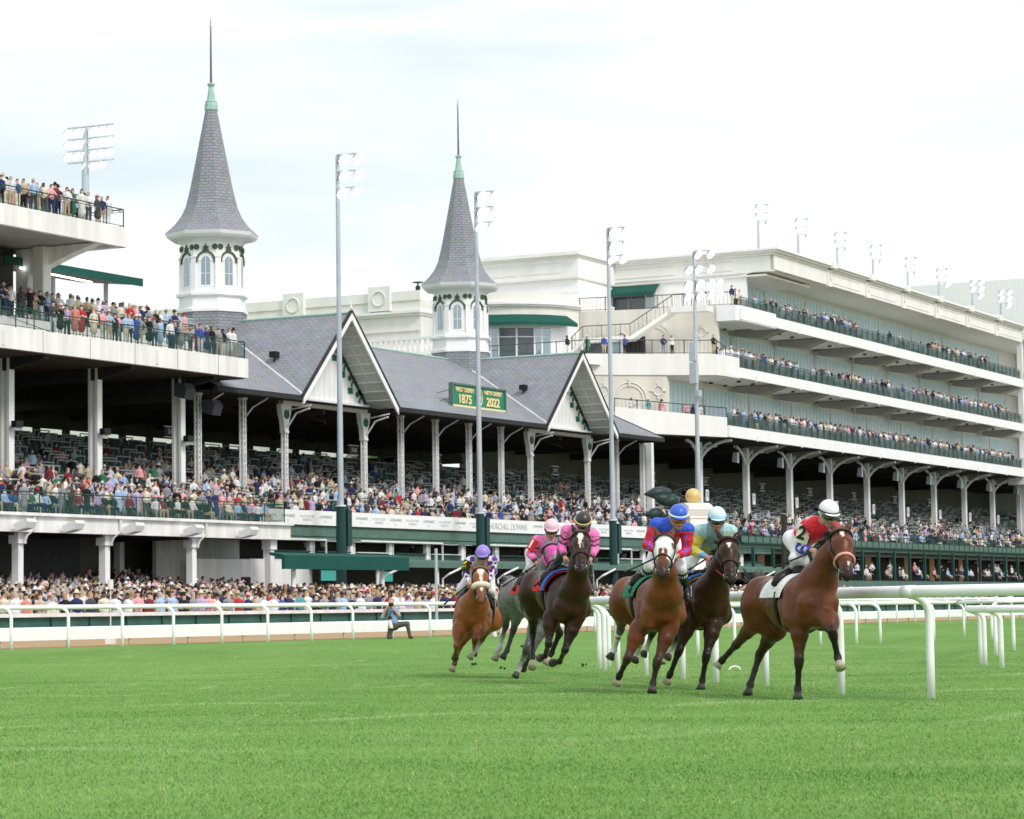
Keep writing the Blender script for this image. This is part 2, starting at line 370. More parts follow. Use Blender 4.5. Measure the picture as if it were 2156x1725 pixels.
# main-track safety rail: low wide white board on bent feet
root=empty('board_rail',GF(0,54,.12),'low wide white safety board on bent cream feet beside the dirt track','rail','white running rails')
u2=np.array([*ou,0]); b0=np.array([-13.3,75.2,0]); mb=MB()
A=b0-u2*20; B_=b0+u2*190; nn=np.array([-ou[1],ou[0],0])
mb.mesh([A+[0,0,.33],B_+[0,0,.30],B_+[0,0,.62],A+[0,0,.66],A+nn*.35+[0,0,.35],B_+nn*.35+[0,0,.32],B_+nn*.35+[0,0,.66],A+nn*.35+[0,0,.70]],[(0,1,2,3),(4,7,6,5),(3,2,6,7),(0,4,5,1),(0,3,7,4),(1,5,6,2)],RAILW)
mb.build('board',root)
CREAMP=mat('cream foot paint',(.72,.68,.52),.5)
for k in range(-6,50):
    q=b0+u2*(k*2.9+1.2)+nn*.1; m=MB(); zz=.12
    m.tube([q+[0,0,zz-.02],q+[0,0,zz+.16],q+nn*.04+[0,0,zz+.24]],[.04,.04,.05],CREAMP,8); m.build('foot',root,smooth=True)
# green windscreen fence along the outside of the dirt track
FG=mat('green mesh windscreen',(.035,.12,.10),.6,noise=.22,nscale=1.2)
root=empty('windscreen_fence',GF(0,36.1,.12),'green windscreen fence with white cap board in front of the apron crowd','fence')
mb=MB(); mb.box(GF,(-150,230),(36.05,36.1),(.14,.98),FG); mb.build('screen',root)
mb=MB(); mb.box(GF,(-150,230),(35.98,36.28),(.985,1.13),WOLD); mb.build('cap_board',root)
k=0
for s in np.arange(-90,150,2.43):
    m=MB(); m.box(GF,(s,s+.05),(36.11,36.17),(.12,.98),GREEN); m.build('post',root)
# ================================================================ OLD GRANDSTAND with the twin spires
GS=empty('grandstand',GF(10,8.7,.3),'long white historic grandstand with grey slate roof, two front gables and open tiers of seats','grandstand')
def zseat(t): return 6.35+.27*(15-t)
CEILW=mat('pale soffit boards',(.62,.65,.60),.8,stain=.1)
ZR,ZE,TE=20.3,14.6,10.7; SL=(ZR-ZE)/TE
G1,G2=.2,33.4; HW=5.67; S0,S1=-15.0,47.9
def rq(mb,pts,m=SLATE,flip=False):
    # roof quad with UVs measured along the eave and up the slope
    P=[np.array(p) for p in pts]; e=P[1]-P[0]; L_=np.linalg.norm(e); e/=L_; nn=np.cross(e,P[2]-P[0]); nn/=np.linalg.norm(nn); g=np.cross(nn,e)
    uv=[((p-P[0])@e+P[0][0]*0.37%3,(p-P[0])@g) for p in P]
    mb.face(P,m,uv=[(float(a),float(b)) for a,b in uv])
def mroof(s,t): return ZR-SL*max(t,0)
mb=MB()
# main slope pieces between gables (valleys run from (G±0, t0) to (G±HW, TE))
def val(g,sgn,t): return g+sgn*SL*t
for a,b in ((('e',S0),(G1,-1)),((G1,1),(G2,-1)),((G2,1),('h',S1))):
    lo=[]; hi=[]
    if a[0]=='e': p0,p1=GF(S0,TE,ZE),GF(S0,0,ZR)
    else: p0,p1=GF(a[0]+HW,TE,ZE),GF(a[0],0,ZR)
    if b[0]=='h': q0,q1=GF(S1,TE,ZE),GF(S1-6.4,0,ZR)
    else: q0,q1=GF(b[0]-HW,TE,ZE),GF(b[0],0,ZR)
    rq(mb,[p0,q0,q1,p1])
rq(mb,[GF(S1,TE,ZE),GF(S1,-TE,ZE),GF(S1-6.4,0,ZR)])
rq(mb,[GF(S1,-TE,ZE),GF(S0,-TE,ZE),GF(S0,0,ZR),GF(S1-6.4,0,ZR)])
for g in (G1,G2):
    rq(mb,[GF(g-HW,TE,ZE),GF(g,0,ZR),GF(g,TE,ZR)][::1]) if False else None
    for sg in (-1,1):
        P=[GF(g,0,ZR),GF(g,TE+.12,ZR),GF(g+sg*(HW+.1),TE+.12,ZE-.1),GF(g+sg*HW,TE,ZE)]
        e=GF.n; pts=[P[1],P[0],P[3],P[2]]
        up=P[0]-P[3]; uv=[]
        ax=np.array([*(GF.u*sg)[:2],-1.])/1.4142
        for q in pts: d=q-P[0]; uv.append((float(d@GF.n),float(d@ax)))
        mb.face(pts,SLATE,uv=uv)
for f in range(len(mb.f)): pass
mb.build('roof',GS)
# eave thickness, gutter and dark underside
for a,b in ((S0,G1-HW),(G1+HW,G2-HW),(G2+HW,S1)):
    mb=MB(); mb.box(GF,(a,b),(TE-.25,TE+.06),(ZE-.32,ZE-.03),DARK); mb.build('gutter',GS)
mb=MB(); mb.box(GF,(S1-.2,S1+.05),(-TE,TE-.25),(ZE-.32,ZE-.03),DARK); mb.build('gutter',GS)
mb=MB(); mb.face([GF(S0,TE-.3,ZE-.25),GF(S1-.3,TE-.3,ZE-.25),GF(S1-.3,-9,ZE+.6),GF(S0,-9,ZE+.6)],CEIL)
for s in np.arange(-14.1,46,4.79):
    mb.box(GF,(s-.12,s+.12),(-8,8.6),(ZE-.75,ZE-.3),CEIL)
    mb.tube([GF(s,8.7,13.3),GF(s,6.2,14.2)],.07,CEIL,6)
mb.build('ceiling',GS)
mb=MB()
for a,b in ((G1,G2),): mb.tube([GF(a,0,ZR+.05),GF(b,0,ZR+.05)],.09,VERD,6)
for g in (G1,G2): mb.tube([GF(g,0,ZR+.05),GF(g,TE+.1,ZR+.05)],.10,VERD,6)
mb.tube([GF(S0,0,ZR+.03),GF(G1,0,ZR+.05)],.09,VERD,6); mb.tube([GF(G2,0,ZR),GF(S1-6.4,0,ZR)],.09,VERD,6)
for g in (G1,G2):
    for sg in (-1,1):
        mb.tube([GF(g+sg*.9,.9/SL,ZR-.86),GF(g+sg*HW,TE,ZE+.05)],.07,WOLD,6)
mb.tube([GF(S1-6.4,0,ZR),GF(S1,TE,ZE)],.07,SLATE if False else DARK,6)
mb.build('ridge_flashing',GS)
# small dark roof floodlights
for s,t in ((-3.0,6.9),(30.3,7.3)):
    z=ZR-abs(s-(G1 if s<10 else G2)); p=GF(s,t,z); m=MB(); m.tube([p,p+[0,0,.35]],.05,BLACK,6); m.box(GF,(s-.28,s+.28),(t-.2,t+.25),(z+.3,z+.68),BLACK)
    tag(m.build('roof_floodlight'),'small black floodlight on the slate slope of the %s gable'%('left' if s<10 else 'right'),'floodlight')
# gable fronts
DGR=mat('bottle green cut-out',(.02,.13,.09),.7)
for gi,g in enumerate((G1,G2)):
    ge=MB()
    # white soffit planes and battens under the projecting gable
    for sg in (-1,1):
        a=[GF(g,8.75,ZR-.22),GF(g,TE,ZR-.22),GF(g+sg*(HW-.1),TE,ZE-.12),GF(g+sg*(HW-.1),8.75,ZE-.12)]
        ge.face(a,CEILW)
        for k in range(1,10):
            q=k/10; s_=g+sg*q*(HW-.1); z_=ZR-.22-q*(ZR-.1-ZE)
            ge.tube([GF(s_,8.8,z_-.04),GF(s_,TE-.08,z_-.04)],.055,WHITE,4)
        ge.tube([GF(g+sg*.8,9.7,ZR-1.1),GF(g+sg*(HW-.9),9.7,ZE+.75)],.03,WHITE,5)
    ge.build('gable_soffit',GS)
    fb=MB()
    for sg in (-1,1):
        fb.prism(GF,[(g,ZR+.08),(g+sg*(HW+.15),ZE-.10),(g+sg*(HW+.15),ZE-.55),(g,ZR-.42)],'t',TE+.02,TE+.14,WHITE)
        fb.prism(GF,[(g,ZR+.20),(g+sg*(HW+.25),ZE-.02),(g+sg*(HW+.25),ZE-.12),(g,ZR+.10)],'t',TE-.05,TE+.2,DARK)
    fb.lathe(GF,g,TE+.08,[(.03,ZR+.2),(.12,ZR+.35),(.05,ZR+.45),(.02,ZR+.8)],WHITE,6)
    fb.build('barge_board',GS)
    pw=MB(); pw.prism(GF,[(g-4.95,ZE+.15),(g+4.95,ZE+.15),(g,ZR-.35)],'t',8.55,8.68,WHITE)
    for k in np.arange(-4.4,4.5,.62): pw.box(GF,(g+k,g+k+.035),(8.68,8.70),(ZE+.2,max(ZE+.25,ZR-.6-abs(k+.02))),WOLD)
    pw.box(GF,(g-5.1,g+5.1),(8.45,8.85),(ZE-.42,ZE+.12),WHITE); pw.box(GF,(g-5.15,g+5.15),(8.42,8.95),(ZE+.0,ZE+.14),WHITE)
    pd=pw.build('pediment',GS)
    for sg in (-1,1):
        or_=MB()
        for k in range(4):
            cs=g+sg*(1.25+k*.95); cz=ZR-2.25-k*1.02
            or_.box(GF,(cs-.26-.03,cs+.26),(8.70,8.74),(cz-.62,cz-.22),DGR)
            ring=[GF(cs+sg*.52+.36*math.cos(a),8.72,cz-.15+.42*math.sin(a)) for a in np.linspace(0,math.pi,9)]
            or_.tube(ring,.07,DGR,6)
            or_.lathe(lambda a,b,c:GF(a,8.69+(c)*.05,b),cs+sg*.88,cz-.62,[(0,0),(.2,0),(.2,1),(0,1)],DGR,12)
        or_.build('ornament',pd)
    # post brackets at the pediment ends
    for sg in (-1,1):
        b=MB(); s_=g+sg*4.8
        b.prism(GF,[(s_-.62,ZE-.4),(s_+.62,ZE-.4),(s_+.5,ZE-1.0),(s_+.3,ZE-1.5),(s_+.22,ZE-2.1),(s_-.22,ZE-2.1),(s_-.3,ZE-1.5),(s_-.5,ZE-1.0)],'t',8.5,8.86,WHITE)
        b.lathe(lambda a,bb,c:GF(a,8.86+c*.05,bb),s_,ZE-1.05,[(0,0),(.3,0),(.3,1),(0,1)],DGR,12)
        b.tube([GF(s_,8.9,ZE-1.9),GF(s_,9.6,ZE-1.0),GF(s_,TE-.1,ZE-.75)],.06,WHITE,6); b.tube([GF(s_,8.9,ZE-.8),GF(s_,TE,ZE-.55)],.05,WHITE,5)
        b.build('bracket',GS)
# lattice columns
def lattice(s,t,z0,z1,w=.125,m=WHITE):
    mb=MB()
    for a in (-1,1):
        for b in (-1,1): mb.box(GF,(s+a*w-.04,s+a*w+.04),(t+b*w-.04,t+b*w+.04),(z0,z1),m)
    z=z0; k=1
    while z<z1-.35:
        for b in (-1,1):
            mb.tube([GF(s-w*k,t+b*w,z),GF(s+w*k,t+b*w,z+.35)],.022,m,4,cap=False); mb.tube([GF(s+b*w,t-w*k,z),GF(s+b*w,t+w*k,z+.35)],.022,m,4,cap=False)
        z+=.35; k=-k
    mb.box(GF,(s-w-.09,s+w+.09),(t-w-.09,t+w+.09),(z1-.02,z1+.12),m)
    return mb.build('column',GS)
for s in (-14.1,-9.3,-4.6,5.0,9.8,14.55,19.3,24.1,28.65,38.1,43.2,48.0):
    lattice(s,8.7,zseat(8.7)-.1,12.4 if s in (-4.6,5.0,28.65,38.1) else 14.2)
for s in (-14.1,-9.3,9.8,14.55,19.3,24.1,43.2):
    m=MB(); m.tube([GF(s,8.7,12.9),GF(s+.1,9.4,13.7),GF(s+.1,10.5,14.2)],.05,WOLD,5); m.build('brace',GS)
# seating bank, back wall with a bright slot, rear wall of windows
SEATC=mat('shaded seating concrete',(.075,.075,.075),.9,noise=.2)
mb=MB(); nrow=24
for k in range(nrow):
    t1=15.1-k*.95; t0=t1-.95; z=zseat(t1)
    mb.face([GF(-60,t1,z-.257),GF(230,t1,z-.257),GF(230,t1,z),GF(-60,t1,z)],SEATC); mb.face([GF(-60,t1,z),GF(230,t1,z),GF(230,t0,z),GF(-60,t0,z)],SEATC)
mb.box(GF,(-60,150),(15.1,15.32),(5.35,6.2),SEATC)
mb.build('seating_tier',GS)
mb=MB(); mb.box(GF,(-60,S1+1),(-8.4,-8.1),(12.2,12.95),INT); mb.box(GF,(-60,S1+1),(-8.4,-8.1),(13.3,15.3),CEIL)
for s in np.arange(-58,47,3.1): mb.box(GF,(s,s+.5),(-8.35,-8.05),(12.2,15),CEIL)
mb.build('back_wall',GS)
# seats (dark green folding chairs) and white box rails
SEATG=mat('dark green seat',(.018,.062,.052),.45,noise=.2,nscale=5)
def chair(mb,fr,s,t,z,m=SEATG):
    mb.box(fr,(s-.2,s+.2),(t-.05,t+.34),(z+.38,z+.42),m); mb.box(fr,(s-.2,s+.2),(t-.1,t-.06),(z+.42,z+.82),m)
st=MB(); nseat=0
for k in range(22):
    t1=15.1-k*.95; z=zseat(t1); 
    for s in np.arange(-55,185,.56):
        if (int(s*1.9)%9)==0: continue
        if k<2 and -12<s<2 and nseat<90 and k==1:
            m=MB(); chair(m,GF,s,t1-.6,z); m.build('seat',GS); nseat+=1
        else: chair(st,GF,s,t1-.6,z)
o=st.build('seats',GS); o['kind']='stuff'
BOXW=mat('box rail paint',(.42,.43,.44),.6); br=MB(); nb=0
for k in range(2,23):
    t1=15.1-k*.95; z=zseat(t1)
    for j,s in enumerate(np.arange(-52,190,2.35)):
        if random.random()<.34: continue
        s_=s+(k%3)*.7+random.uniform(-.1,.1); ln=random.choice((1.5,1.9,1.1))
        own=(nb<96 and k in (4,6,8,10) and -26<s<36); m=MB() if own else br
        m.box(GF,(s_,s_+ln),(t1-.07,t1),(z+.88,z+.95),BOXW)
        for q in (0,ln-.07): m.box(GF,(s_+q,s_+q+.06),(t1-.1,t1-.04),(z+.5,z+.88),BOXW)
        if random.random()<.12: m.box(GF,(s_,s_+.06),(t1-.9,t1-.1),(z+.87,z+.94),BOXW)
        if own: m.build('box_rail',GS); nb+=1
o=br.build('box_rails',GS); o['kind']='stuff'
# cross aisle rails in dark green
mb=MB()
for t,z in ((14.0,zseat(14)+.95),(11.2,zseat(11.2)+.95)):
    mb.tube([GF(-19,t,z),GF(150,t,z)],.035,GREEN,5)
    for s in np.arange(-18,150,2.2): mb.bar(GF(s,t,z),GF(s,t,z-1),.04,GREEN)
mb.build('aisle_rail',GS)
# balcony front, underside fascia, lower boxes
mb=MB(); mb.box(GF,(-18.6,58),(15.36,15.5),(5.55,6.16),GREENM); mb.box(GF,(-18.6,58),(15.34,15.62),(6.16,6.24),GREEN); mb.box(GF,(-18.6,58),(15.3,15.52),(5.3,5.50),GREENM)
mb.build('balcony_fascia',GS)
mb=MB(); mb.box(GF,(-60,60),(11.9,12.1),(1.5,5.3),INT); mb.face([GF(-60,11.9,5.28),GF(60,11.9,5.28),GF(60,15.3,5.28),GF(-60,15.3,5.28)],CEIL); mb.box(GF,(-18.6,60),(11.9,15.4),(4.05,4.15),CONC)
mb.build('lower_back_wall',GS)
for s in np.arange(-16.6,56,4.6):
    m=MB(); m.box(GF,(s,s+.34),(15.0,15.25),(4.15,5.3),WHITE); m.build('window_post',GS); m=MB(); m.box(GF,(s+.5,s+.62),(15.0,15.2),(4.15,5.3),WHITE); m.build('window_post',GS)
for s in np.arange(-16.6,56,4.6):
    m=MB(); m.box(GF,(s+.7,s+4.5),(15.15,15.2),(4.15,4.62 if int(s)%3 else 4.4),random.choice((GREEN,DARK,BLACK,GREENM))); m.box(GF,(s+.7,s+4.55),(15.1,15.35),(4.62,4.68),WOLD if int(s)%2 else GREEN); m.build('parapet_panel',GS)
for a,b in ((-17,-11),(-7,3),(9,19),(22,31)): mb=MB(); mb.tube([GF(a,15.75,5.32),GF(b,15.75,5.32),GF(b,15.75,4.1)],.07,WOLD,8); mb.build('drain_pipe',GS)
# pent roof under the boxes, awning at its left end, posts
mb=MB(); mb.prism(GF,[(15.2,4.30),(18.4,4.02),(18.4,3.72),(15.2,3.95)],'s',-12.5,58,GREENM); mb.box(GF,(-12.5,58),(18.35,18.5),(3.68,4.05),GREENM)
mb.build('pent_roof',GS)
mb=MB(); mb.prism(GF,[(19.9,4.36),(20.9,4.18),(20.9,3.42),(20.7,3.42),(20.7,4.02),(19.9,4.2)],'s',-23.4,-10.0,GREEN2)
o=mb.build('green_awning'); tag(o,'long dark green canvas awning over the apron beside the left deck','awning')
for s in (-21.6,-12.1): 
    m=MB(); m.tube([GF(s,20.3,.9),GF(s,20.3,4.05)],.14,WHITE,10); m.build('post',GS)
for s in np.arange(-9,56,7.2):
    m=MB(); m.tube([GF(s,18.1,.9),GF(s,18.1,3.75)],.11,WHITE,10); m.build('post',GS); m=MB()
    m.tube([GF(s+.5,18.2,.9),GF(s+.5,18.2,3.0),GF(s+.6,18.6,3.3),GF(s+1.8,19.0,3.75)],.07,WOLD,8); m.build('drain_pipe',GS)
# tv screens under the awning
SCR=mat('lit tv picture',(.05,.33,.28),.3,emit=.8)
for s,t in ((-12.5,16.2),(-3.9,15.0)):
    m=MB(); m.box(GF,(s,s+1.75),(t,t+.1),(2.85,3.55),BLACK); m.box(GF,(s+.06,s+1.69),(t+.1,t+.12),(2.9,3.5),SCR)
    tag(m.build('tv_screen'),'hanging tv screen %s'%('under the long green awning' if s<-10 else 'under the pent roof right of the awning'),'tv screen')
# pale block wall and doors beside the awning
mb=MB(); mb.box(GF,(-26.5,-18.4),(14.3,14.55),(1.2,5.25),mat('grey block wall',(.45,.45,.44),.9,stain=.2)); mb.box(GF,(-24,-12),(15.2,15.4),(1.2,4.1),CONC); mb.build('block_wall',GS)
m=MB(); m.box(GF,(-19.5,-18.6),(15.4,15.45),(1.2,3.1),BLACK); m.build('door',GS)
# sponsor banner along the balcony
BAN=mat('white vinyl banner',(.88,.88,.88),.6,noise=.04)
INKP=mat('faded grey print',(.58,.62,.60),.7); INKL=mat('very pale print',(.76,.77,.79),.7)
bn=empty('banner',GF(10,15.6,6.2),'long white sponsor banner hung along the balcony front of the grandstand','banner')
mb=MB(); 
s=-17.9
while s<33.9: e=min(s+2.05,33.9); mb.box(GF,(s,e-.012),(15.64,15.66),(6.2,7.06),BAN); s+=2.05
mb.build('vinyl',bn)
s=-17.0; i=0; jobs=[]
while s<33:
    if 8.0<s<15.5:
        text_mesh('CHURCHILL DOWNS',.60,INKP,parent=bn,Mw=facemat(GF,11.9,15.68,6.6),sx=1.0)
        s=16.4; continue
    if i%2==0:
        text_mesh('WOODFORD\nRESERVE',.21,INKL,parent=bn,Mw=facemat(GF,s,15.68,6.62),sx=1.25)
    else:
        text_mesh('LONGINES',.24,INKP,parent=bn,Mw=facemat(GF,s,15.68,6.72),sx=1.2)
        m=MB(); m.prism(GF,[(s-.16,6.5),(s+.16,6.5),(s,6.36)],'t',15.665,15.68,INKL); m.build('emblem',bn)
    s+=2.05; i+=1
# the year sign on the roof
SG=mat('sign green',(.02,.22,.13),.5); GOLD=mat('sign gold leaf',(.86,.70,.36),.45); CRM=mat('sign cream edge',(.80,.72,.42),.5)
sa,sb=15.9,23.6
ys=empty('roof_sign',GF(19.7,9.3,15.4),'green sign with gold lettering standing on the slate roof between the gables','sign')
zb,zt=15.42,16.86
mb=MB(); mb.box(GF,(sa,sb),(9.15,9.32),(zb,zt),SG); mb.build('board',ys)
mb=MB()
for a,b,c,d in ((sa-.1,sb+.1,zt-.02,zt+.12),(sa-.1,sb+.1,zb-.12,zb+.02),(sa-.12,sa+.03,zb-.12,zt+.12),(sb-.03,sb+.12,zb-.12,zt+.12)): mb.box(GF,(a,b),(9.1,9.42),(c,d),CRM if (d<zt and b>sb) else GREENM)
mb.build('frame',ys)
T=lambda s,z,tx,sz,sx=1,ink=GOLD,b=.012: text_mesh(tx,sz,ink,parent=ys,Mw=facemat(GF,s,9.36,z),sx=sx,ext=.02,bold=b)
T(17.66,16.52,'FIRST DERBY',.44,1.05,b=.009); T(17.66,15.86,'1875',.86,1.15,b=.025); T(21.78,16.52,'148TH DERBY',.44,1.0,b=.009); T(21.78,15.86,'2022',.86,1.15,b=.025)
mb=MB(); mb.lathe(lambda a,b,c:GF(a,9.33+c,16.14+(b-16.14)*1.4),19.75,16.14,[(0,0),(.43,0),(.43,.04),(0,.05)],SG,24); mb.build('medallion',ys)
mb=MB(); mb.tube([GF(19.75+.43*math.cos(a),9.37,16.14+.6*math.sin(a)) for a in np.linspace(0,2*math.pi,25)],.04,CRM,6)
mb.build('medallion_ring',ys); T(19.66,16.18,'C',.9,.9,b=.012); T(19.86,16.08,'D',.7,.7,b=.012)
mb=MB()
for s in (16.5,18.1,19.7,21.4,23.0): mb.bar(GF(s,9.25,zb-.1),GF(s,9.25,ZR-SL*9.25-.05),.09,BLACK)
for a,b,z in ((15.3,18.0,15.15),(18.3,20.6,15.1),(21.6,24.5,15.08)): mb.bar(GF(a,9.35,z),GF(b,9.35,z),.05,BLACK)
for z in (16.5,15.9): mb.bar(GF(15.9,9.2,z),GF(15.0,8.6,z-.3),.04,BLACK)
mb.build('support',ys)
# hanging section signs
for s,t,z,tx in ((-10.4,4,12.35,'318'),(11.2,4,12.2,'318'),(22.8,4,12.1,'319'),(41.6,4,12.0,'319'),(57.5,5,12.05,'320'),(73,3,12.3,'321'),(86,3,12.2,'322'),(98,3,12.15,'322'),(110,3,12.1,'323'),(122,3,12.1,'323'),(133,3,12.1,'324')):
    r=empty('section_sign',GF(s,t,z),'small black hanging section sign reading %s %s'%(tx,'under the slate roof' if s<50 else 'under the clubhouse ceiling'),'sign','hanging section signs')
    m=MB(); m.box(GF,(s-.65,s+.65),(t,t+.08),(z-.3,z+.3),BLACK); m.box(GF,(s-.66,s+.66),(t-.02,t+.1),(z+.3,z+.36),WOLD); m.box(GF,(s-.66,s+.66),(t-.02,t+.1),(z-.36,z-.3),WOLD); m.build('plate',r)
    text_mesh(tx,.42,WHITE,parent=r,Mw=facemat(GF,s,t+.1,z),sx=1.1)
    r['label']+=[', farthest left',', left of the year sign',', below the year sign',', right of the second gable','',' nearest the camera',', second in the row',', third in the row',', fourth in the row',', fifth in the row',', last in the row'][[-10.4,11.2,22.8,41.6,57.5,73,86,98,110,122,133].index(s)]
# ---- spires
OR=-math.pi/8
def spire(sc,label):
    R=empty('spire_tower',GF(sc,0,18),label,'spire'); z0=18.2
    mb=MB(); mb.lathe(GF,sc,0,[(2.35,z0),(2.32,20.95)],SLATE,8,OR,uv=True); mb.build('slate_base',R)
    mb=MB(); mb.lathe(GF,sc,0,[(2.32,20.9),(2.42,20.92),(2.42,21.12),(2.28,21.2),(2.22,21.9),(2.45,22.0),(2.45,22.18),(2.15,22.3),(2.12,25.0),(2.12,25.75),(0,25.8)],WHITE,8,OR)
    mb.lathe(GF,sc,0,[(2.13,25.55),(2.3,25.72),(2.9,25.85),(3.06,26.0),(3.16,26.22),(3.05,26.3),(0,26.3)],WHITE,8,OR)
    ap=math.cos(math.pi/8)
    for k in range(8):
        th=2*math.pi*k/8
        for r in (2.16,): mb.box(lambda a,b,c:GF(sc+math.cos(th)*b-math.sin(th)*a,math.cos(th)*a+math.sin(th)*b,c),(-.19,.19),(2.0,2.2),(22.2,24.55),WHITE)
        mb.box(lambda a,b,c:GF(sc+math.cos(th)*b-math.sin(th)*a,math.cos(th)*a+math.sin(th)*b,c),(-.23,.23),(2.0,2.24),(24.5,24.6),WHITE)
    mb.build('cupola',R)
    mb=MB(); mb.lathe(GF,sc,0,[(3.16,26.24),(2.5,26.85),(2.05,27.45),(1.75,28.1),(1.45,29.3),(1.1,31.05),(.78,32.7),(.40,34.66)],SLATE,8,OR,uv=True); mb.build('spire_roof',R)
    mb=MB(); mb.lathe(GF,sc,0,[(.40,34.6),(.47,34.66),(.43,35.05),(.39,35.15),(.41,35.25),(.30,35.3),(.17,36.15),(.17,36.25),(.27,36.4),(.24,36.48),(0,36.5)],VERD,8,OR); mb.build('copper_cap',R)
    mb=MB(); mb.tube([GF(sc,0,36.4),GF(sc,0,40.3)],[.085,.05],mat('brown metal rod',(.16,.12,.12),.5),8); mb.lathe(GF,sc,0,[(.05,40.2),(.1,40.35),(.07,40.55),(.02,40.95)],VERD,6); mb.build('finial',R)
    for k in range(8):
        th=2*math.pi*(k+.5)/8; d=2.16*ap if False else 2.12*ap
        fr=lambda a,b,c,th=th:GF(sc+math.cos(th)*b-math.sin(th)*a,math.cos(th)*b*0+math.cos(th)*a+math.sin(th)*b,c)
        # world of a face: a = across, b = outward
        w=MB(); w.box(fr,(-.48,.48),(d,d+.05),(22.55,24.25),WHITE)
        arch=[(.48*math.cos(a),24.2+.52*math.sin(a)) for a in np.linspace(0,math.pi,9)]
        w.prism(fr,arch,'t',d,d+.05,WHITE); wf=w.build('window',R)
        g=MB(); gl=GLASSL; g.box(fr,(-.3,.3),(d+.055,d+.065),(22.68,23.42),gl); g.box(fr,(-.3,.3),(d+.055,d+.065),(23.48,24.18),gl); g.prism(fr,[(.3*math.cos(a),24.22+.36*math.sin(a)) for a in np.linspace(0,math.pi,9)],'t',d+.055,d+.065,gl)
        g.box(fr,(-.018,.018),(d+.066,d+.08),(22.65,24.55),WHITE); g.build('pane',wf)
        ho=MB(); ho.tube([fr(.60*math.cos(a),d+.07,24.22+.68*math.sin(a)) for a in np.linspace(-.05,math.pi+.05,13)],.065,mat('moss green moulding',(.07,.11,.055),.8),6)
        ho.prism(fr,[(-.24,24.98),(.24,24.98),(.12,25.12),(.22,25.2),(.06,25.25),(0,25.45),(-.06,25.25),(-.22,25.2),(-.12,25.12)],'t',d+.02,d+.1,MATS['moss green moulding'])
        for sx in (-.62,.62): ho.lathe(lambda a,b,c:fr(a,d+.02+c,b),sx,25.2,[(0,0),(.19,0),(.19,.06),(0,.08)],MATS['moss green moulding'],12)
        ho.build('hood_mould',R)
spire(.1,'slate spire on a white octagonal cupola, the nearer and taller-looking of the twin spires')
spire(33.85,'slate spire on a white octagonal cupola, farther right, beside a light pole')
# ================================================================ LEFT STAND (newer decks in front of the old roof)
LS=empty('left_stand',GF(-30,12,.3),'concrete stand of three stacked decks with green railings at the left edge','grandstand')
mb=MB()
def slab(mb,s0,s1,t0,t1,zb,zt,m): mb.box(GF,(s0,s1),(t0,t1),(zb,zt),m)
GRM=mat('green mesh rail',(.02,.10,.08),.6,alpha=.33)
# lower deck
m=MB(); slab(m,-75,-18.8,15.3,18.0,5.45,6.0,CONC); slab(m,-75,-18.7,17.95,18.25,5.15,5.95,CONC); slab(m,-75,-18.65,17.9,18.45,5.95,6.1,CONC); m.build('lower_deck',LS)
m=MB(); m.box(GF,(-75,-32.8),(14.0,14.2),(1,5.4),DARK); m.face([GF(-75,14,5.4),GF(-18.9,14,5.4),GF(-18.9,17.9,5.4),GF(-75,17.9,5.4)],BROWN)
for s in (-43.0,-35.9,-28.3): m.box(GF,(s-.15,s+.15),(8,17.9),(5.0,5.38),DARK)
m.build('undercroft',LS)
for s in (-50,-42.2,-35.2,-27.5,-19.9):
    m=MB(); m.box(GF,(s-.2,s+.2),(17.4,17.8),(.8,5.15),WHITE); m.box(GF,(s-.32,s+.32),(17.3,17.9),(4.6,5.15),WHITE)
    if s<-21: m.tube([GF(s+.35,18.35,5.9),GF(s+.35,18.35,5.3),GF(s+.1,18.1,5.0),GF(s+.05,17.95,4.6)],.07,WOLD,8)
    m.build('column',LS)
    m=MB(); m.box(GF,(s-.2,s+.2),(12.6,13.0),(1,5.3),WOLD); m.build('column',LS)
def railing(name,pts,h,parent,sp=1.3,mesh=True,extra=0):
    g=MB(); p=MB()
    for a,b in zip(pts[:-1],pts[1:]):
        a=np.array(a);b=np.array(b); g.tube([a+[0,0,h],b+[0,0,h]],.035,GREEN,6); g.tube([a+[0,0,.12],b+[0,0,.12]],.02,GREEN,5); g.tube([a+[0,0,h-.14],b+[0,0,h-.14]],.018,GREEN,5)
        L_=np.linalg.norm(b-a); n=max(1,int(L_/sp))
        for k in range(n+1): q=a+(b-a)*k/n; g.bar(q,q+[0,0,h],.055,GREEN)
        if mesh: p.face([a+[0,0,.12],b+[0,0,.12],b+[0,0,h-.14],a+[0,0,h-.14]],GRM)
    o=g.build(name,parent)
    if mesh: p.build('mesh_infill',o if parent is None or parent.parent is None else parent)
    return o
railing('railing',[GF(-75,17.9,6.1),GF(-18.8,17.9,6.1),GF(-18.8,15.5,6.1)],1.05,LS,2.0)
FLOODB=mat('white wedge lamp housing',(.78,.79,.78),.5)
for i,s in enumerate((-43.3,-39.5,-34.5,-29.2,-24.0)):
    m=MB(); m.prism(GF,[(18.5,5.5),(19.3,5.75),(19.4,5.6),(19.25,5.3),(18.6,5.15)],'s',s-.35,s+.35,FLOODB)
    tag(m.build('wedge_light'),'white wedge shaped light on the fascia of the lower left deck','light','wedge lights along the lower left deck')
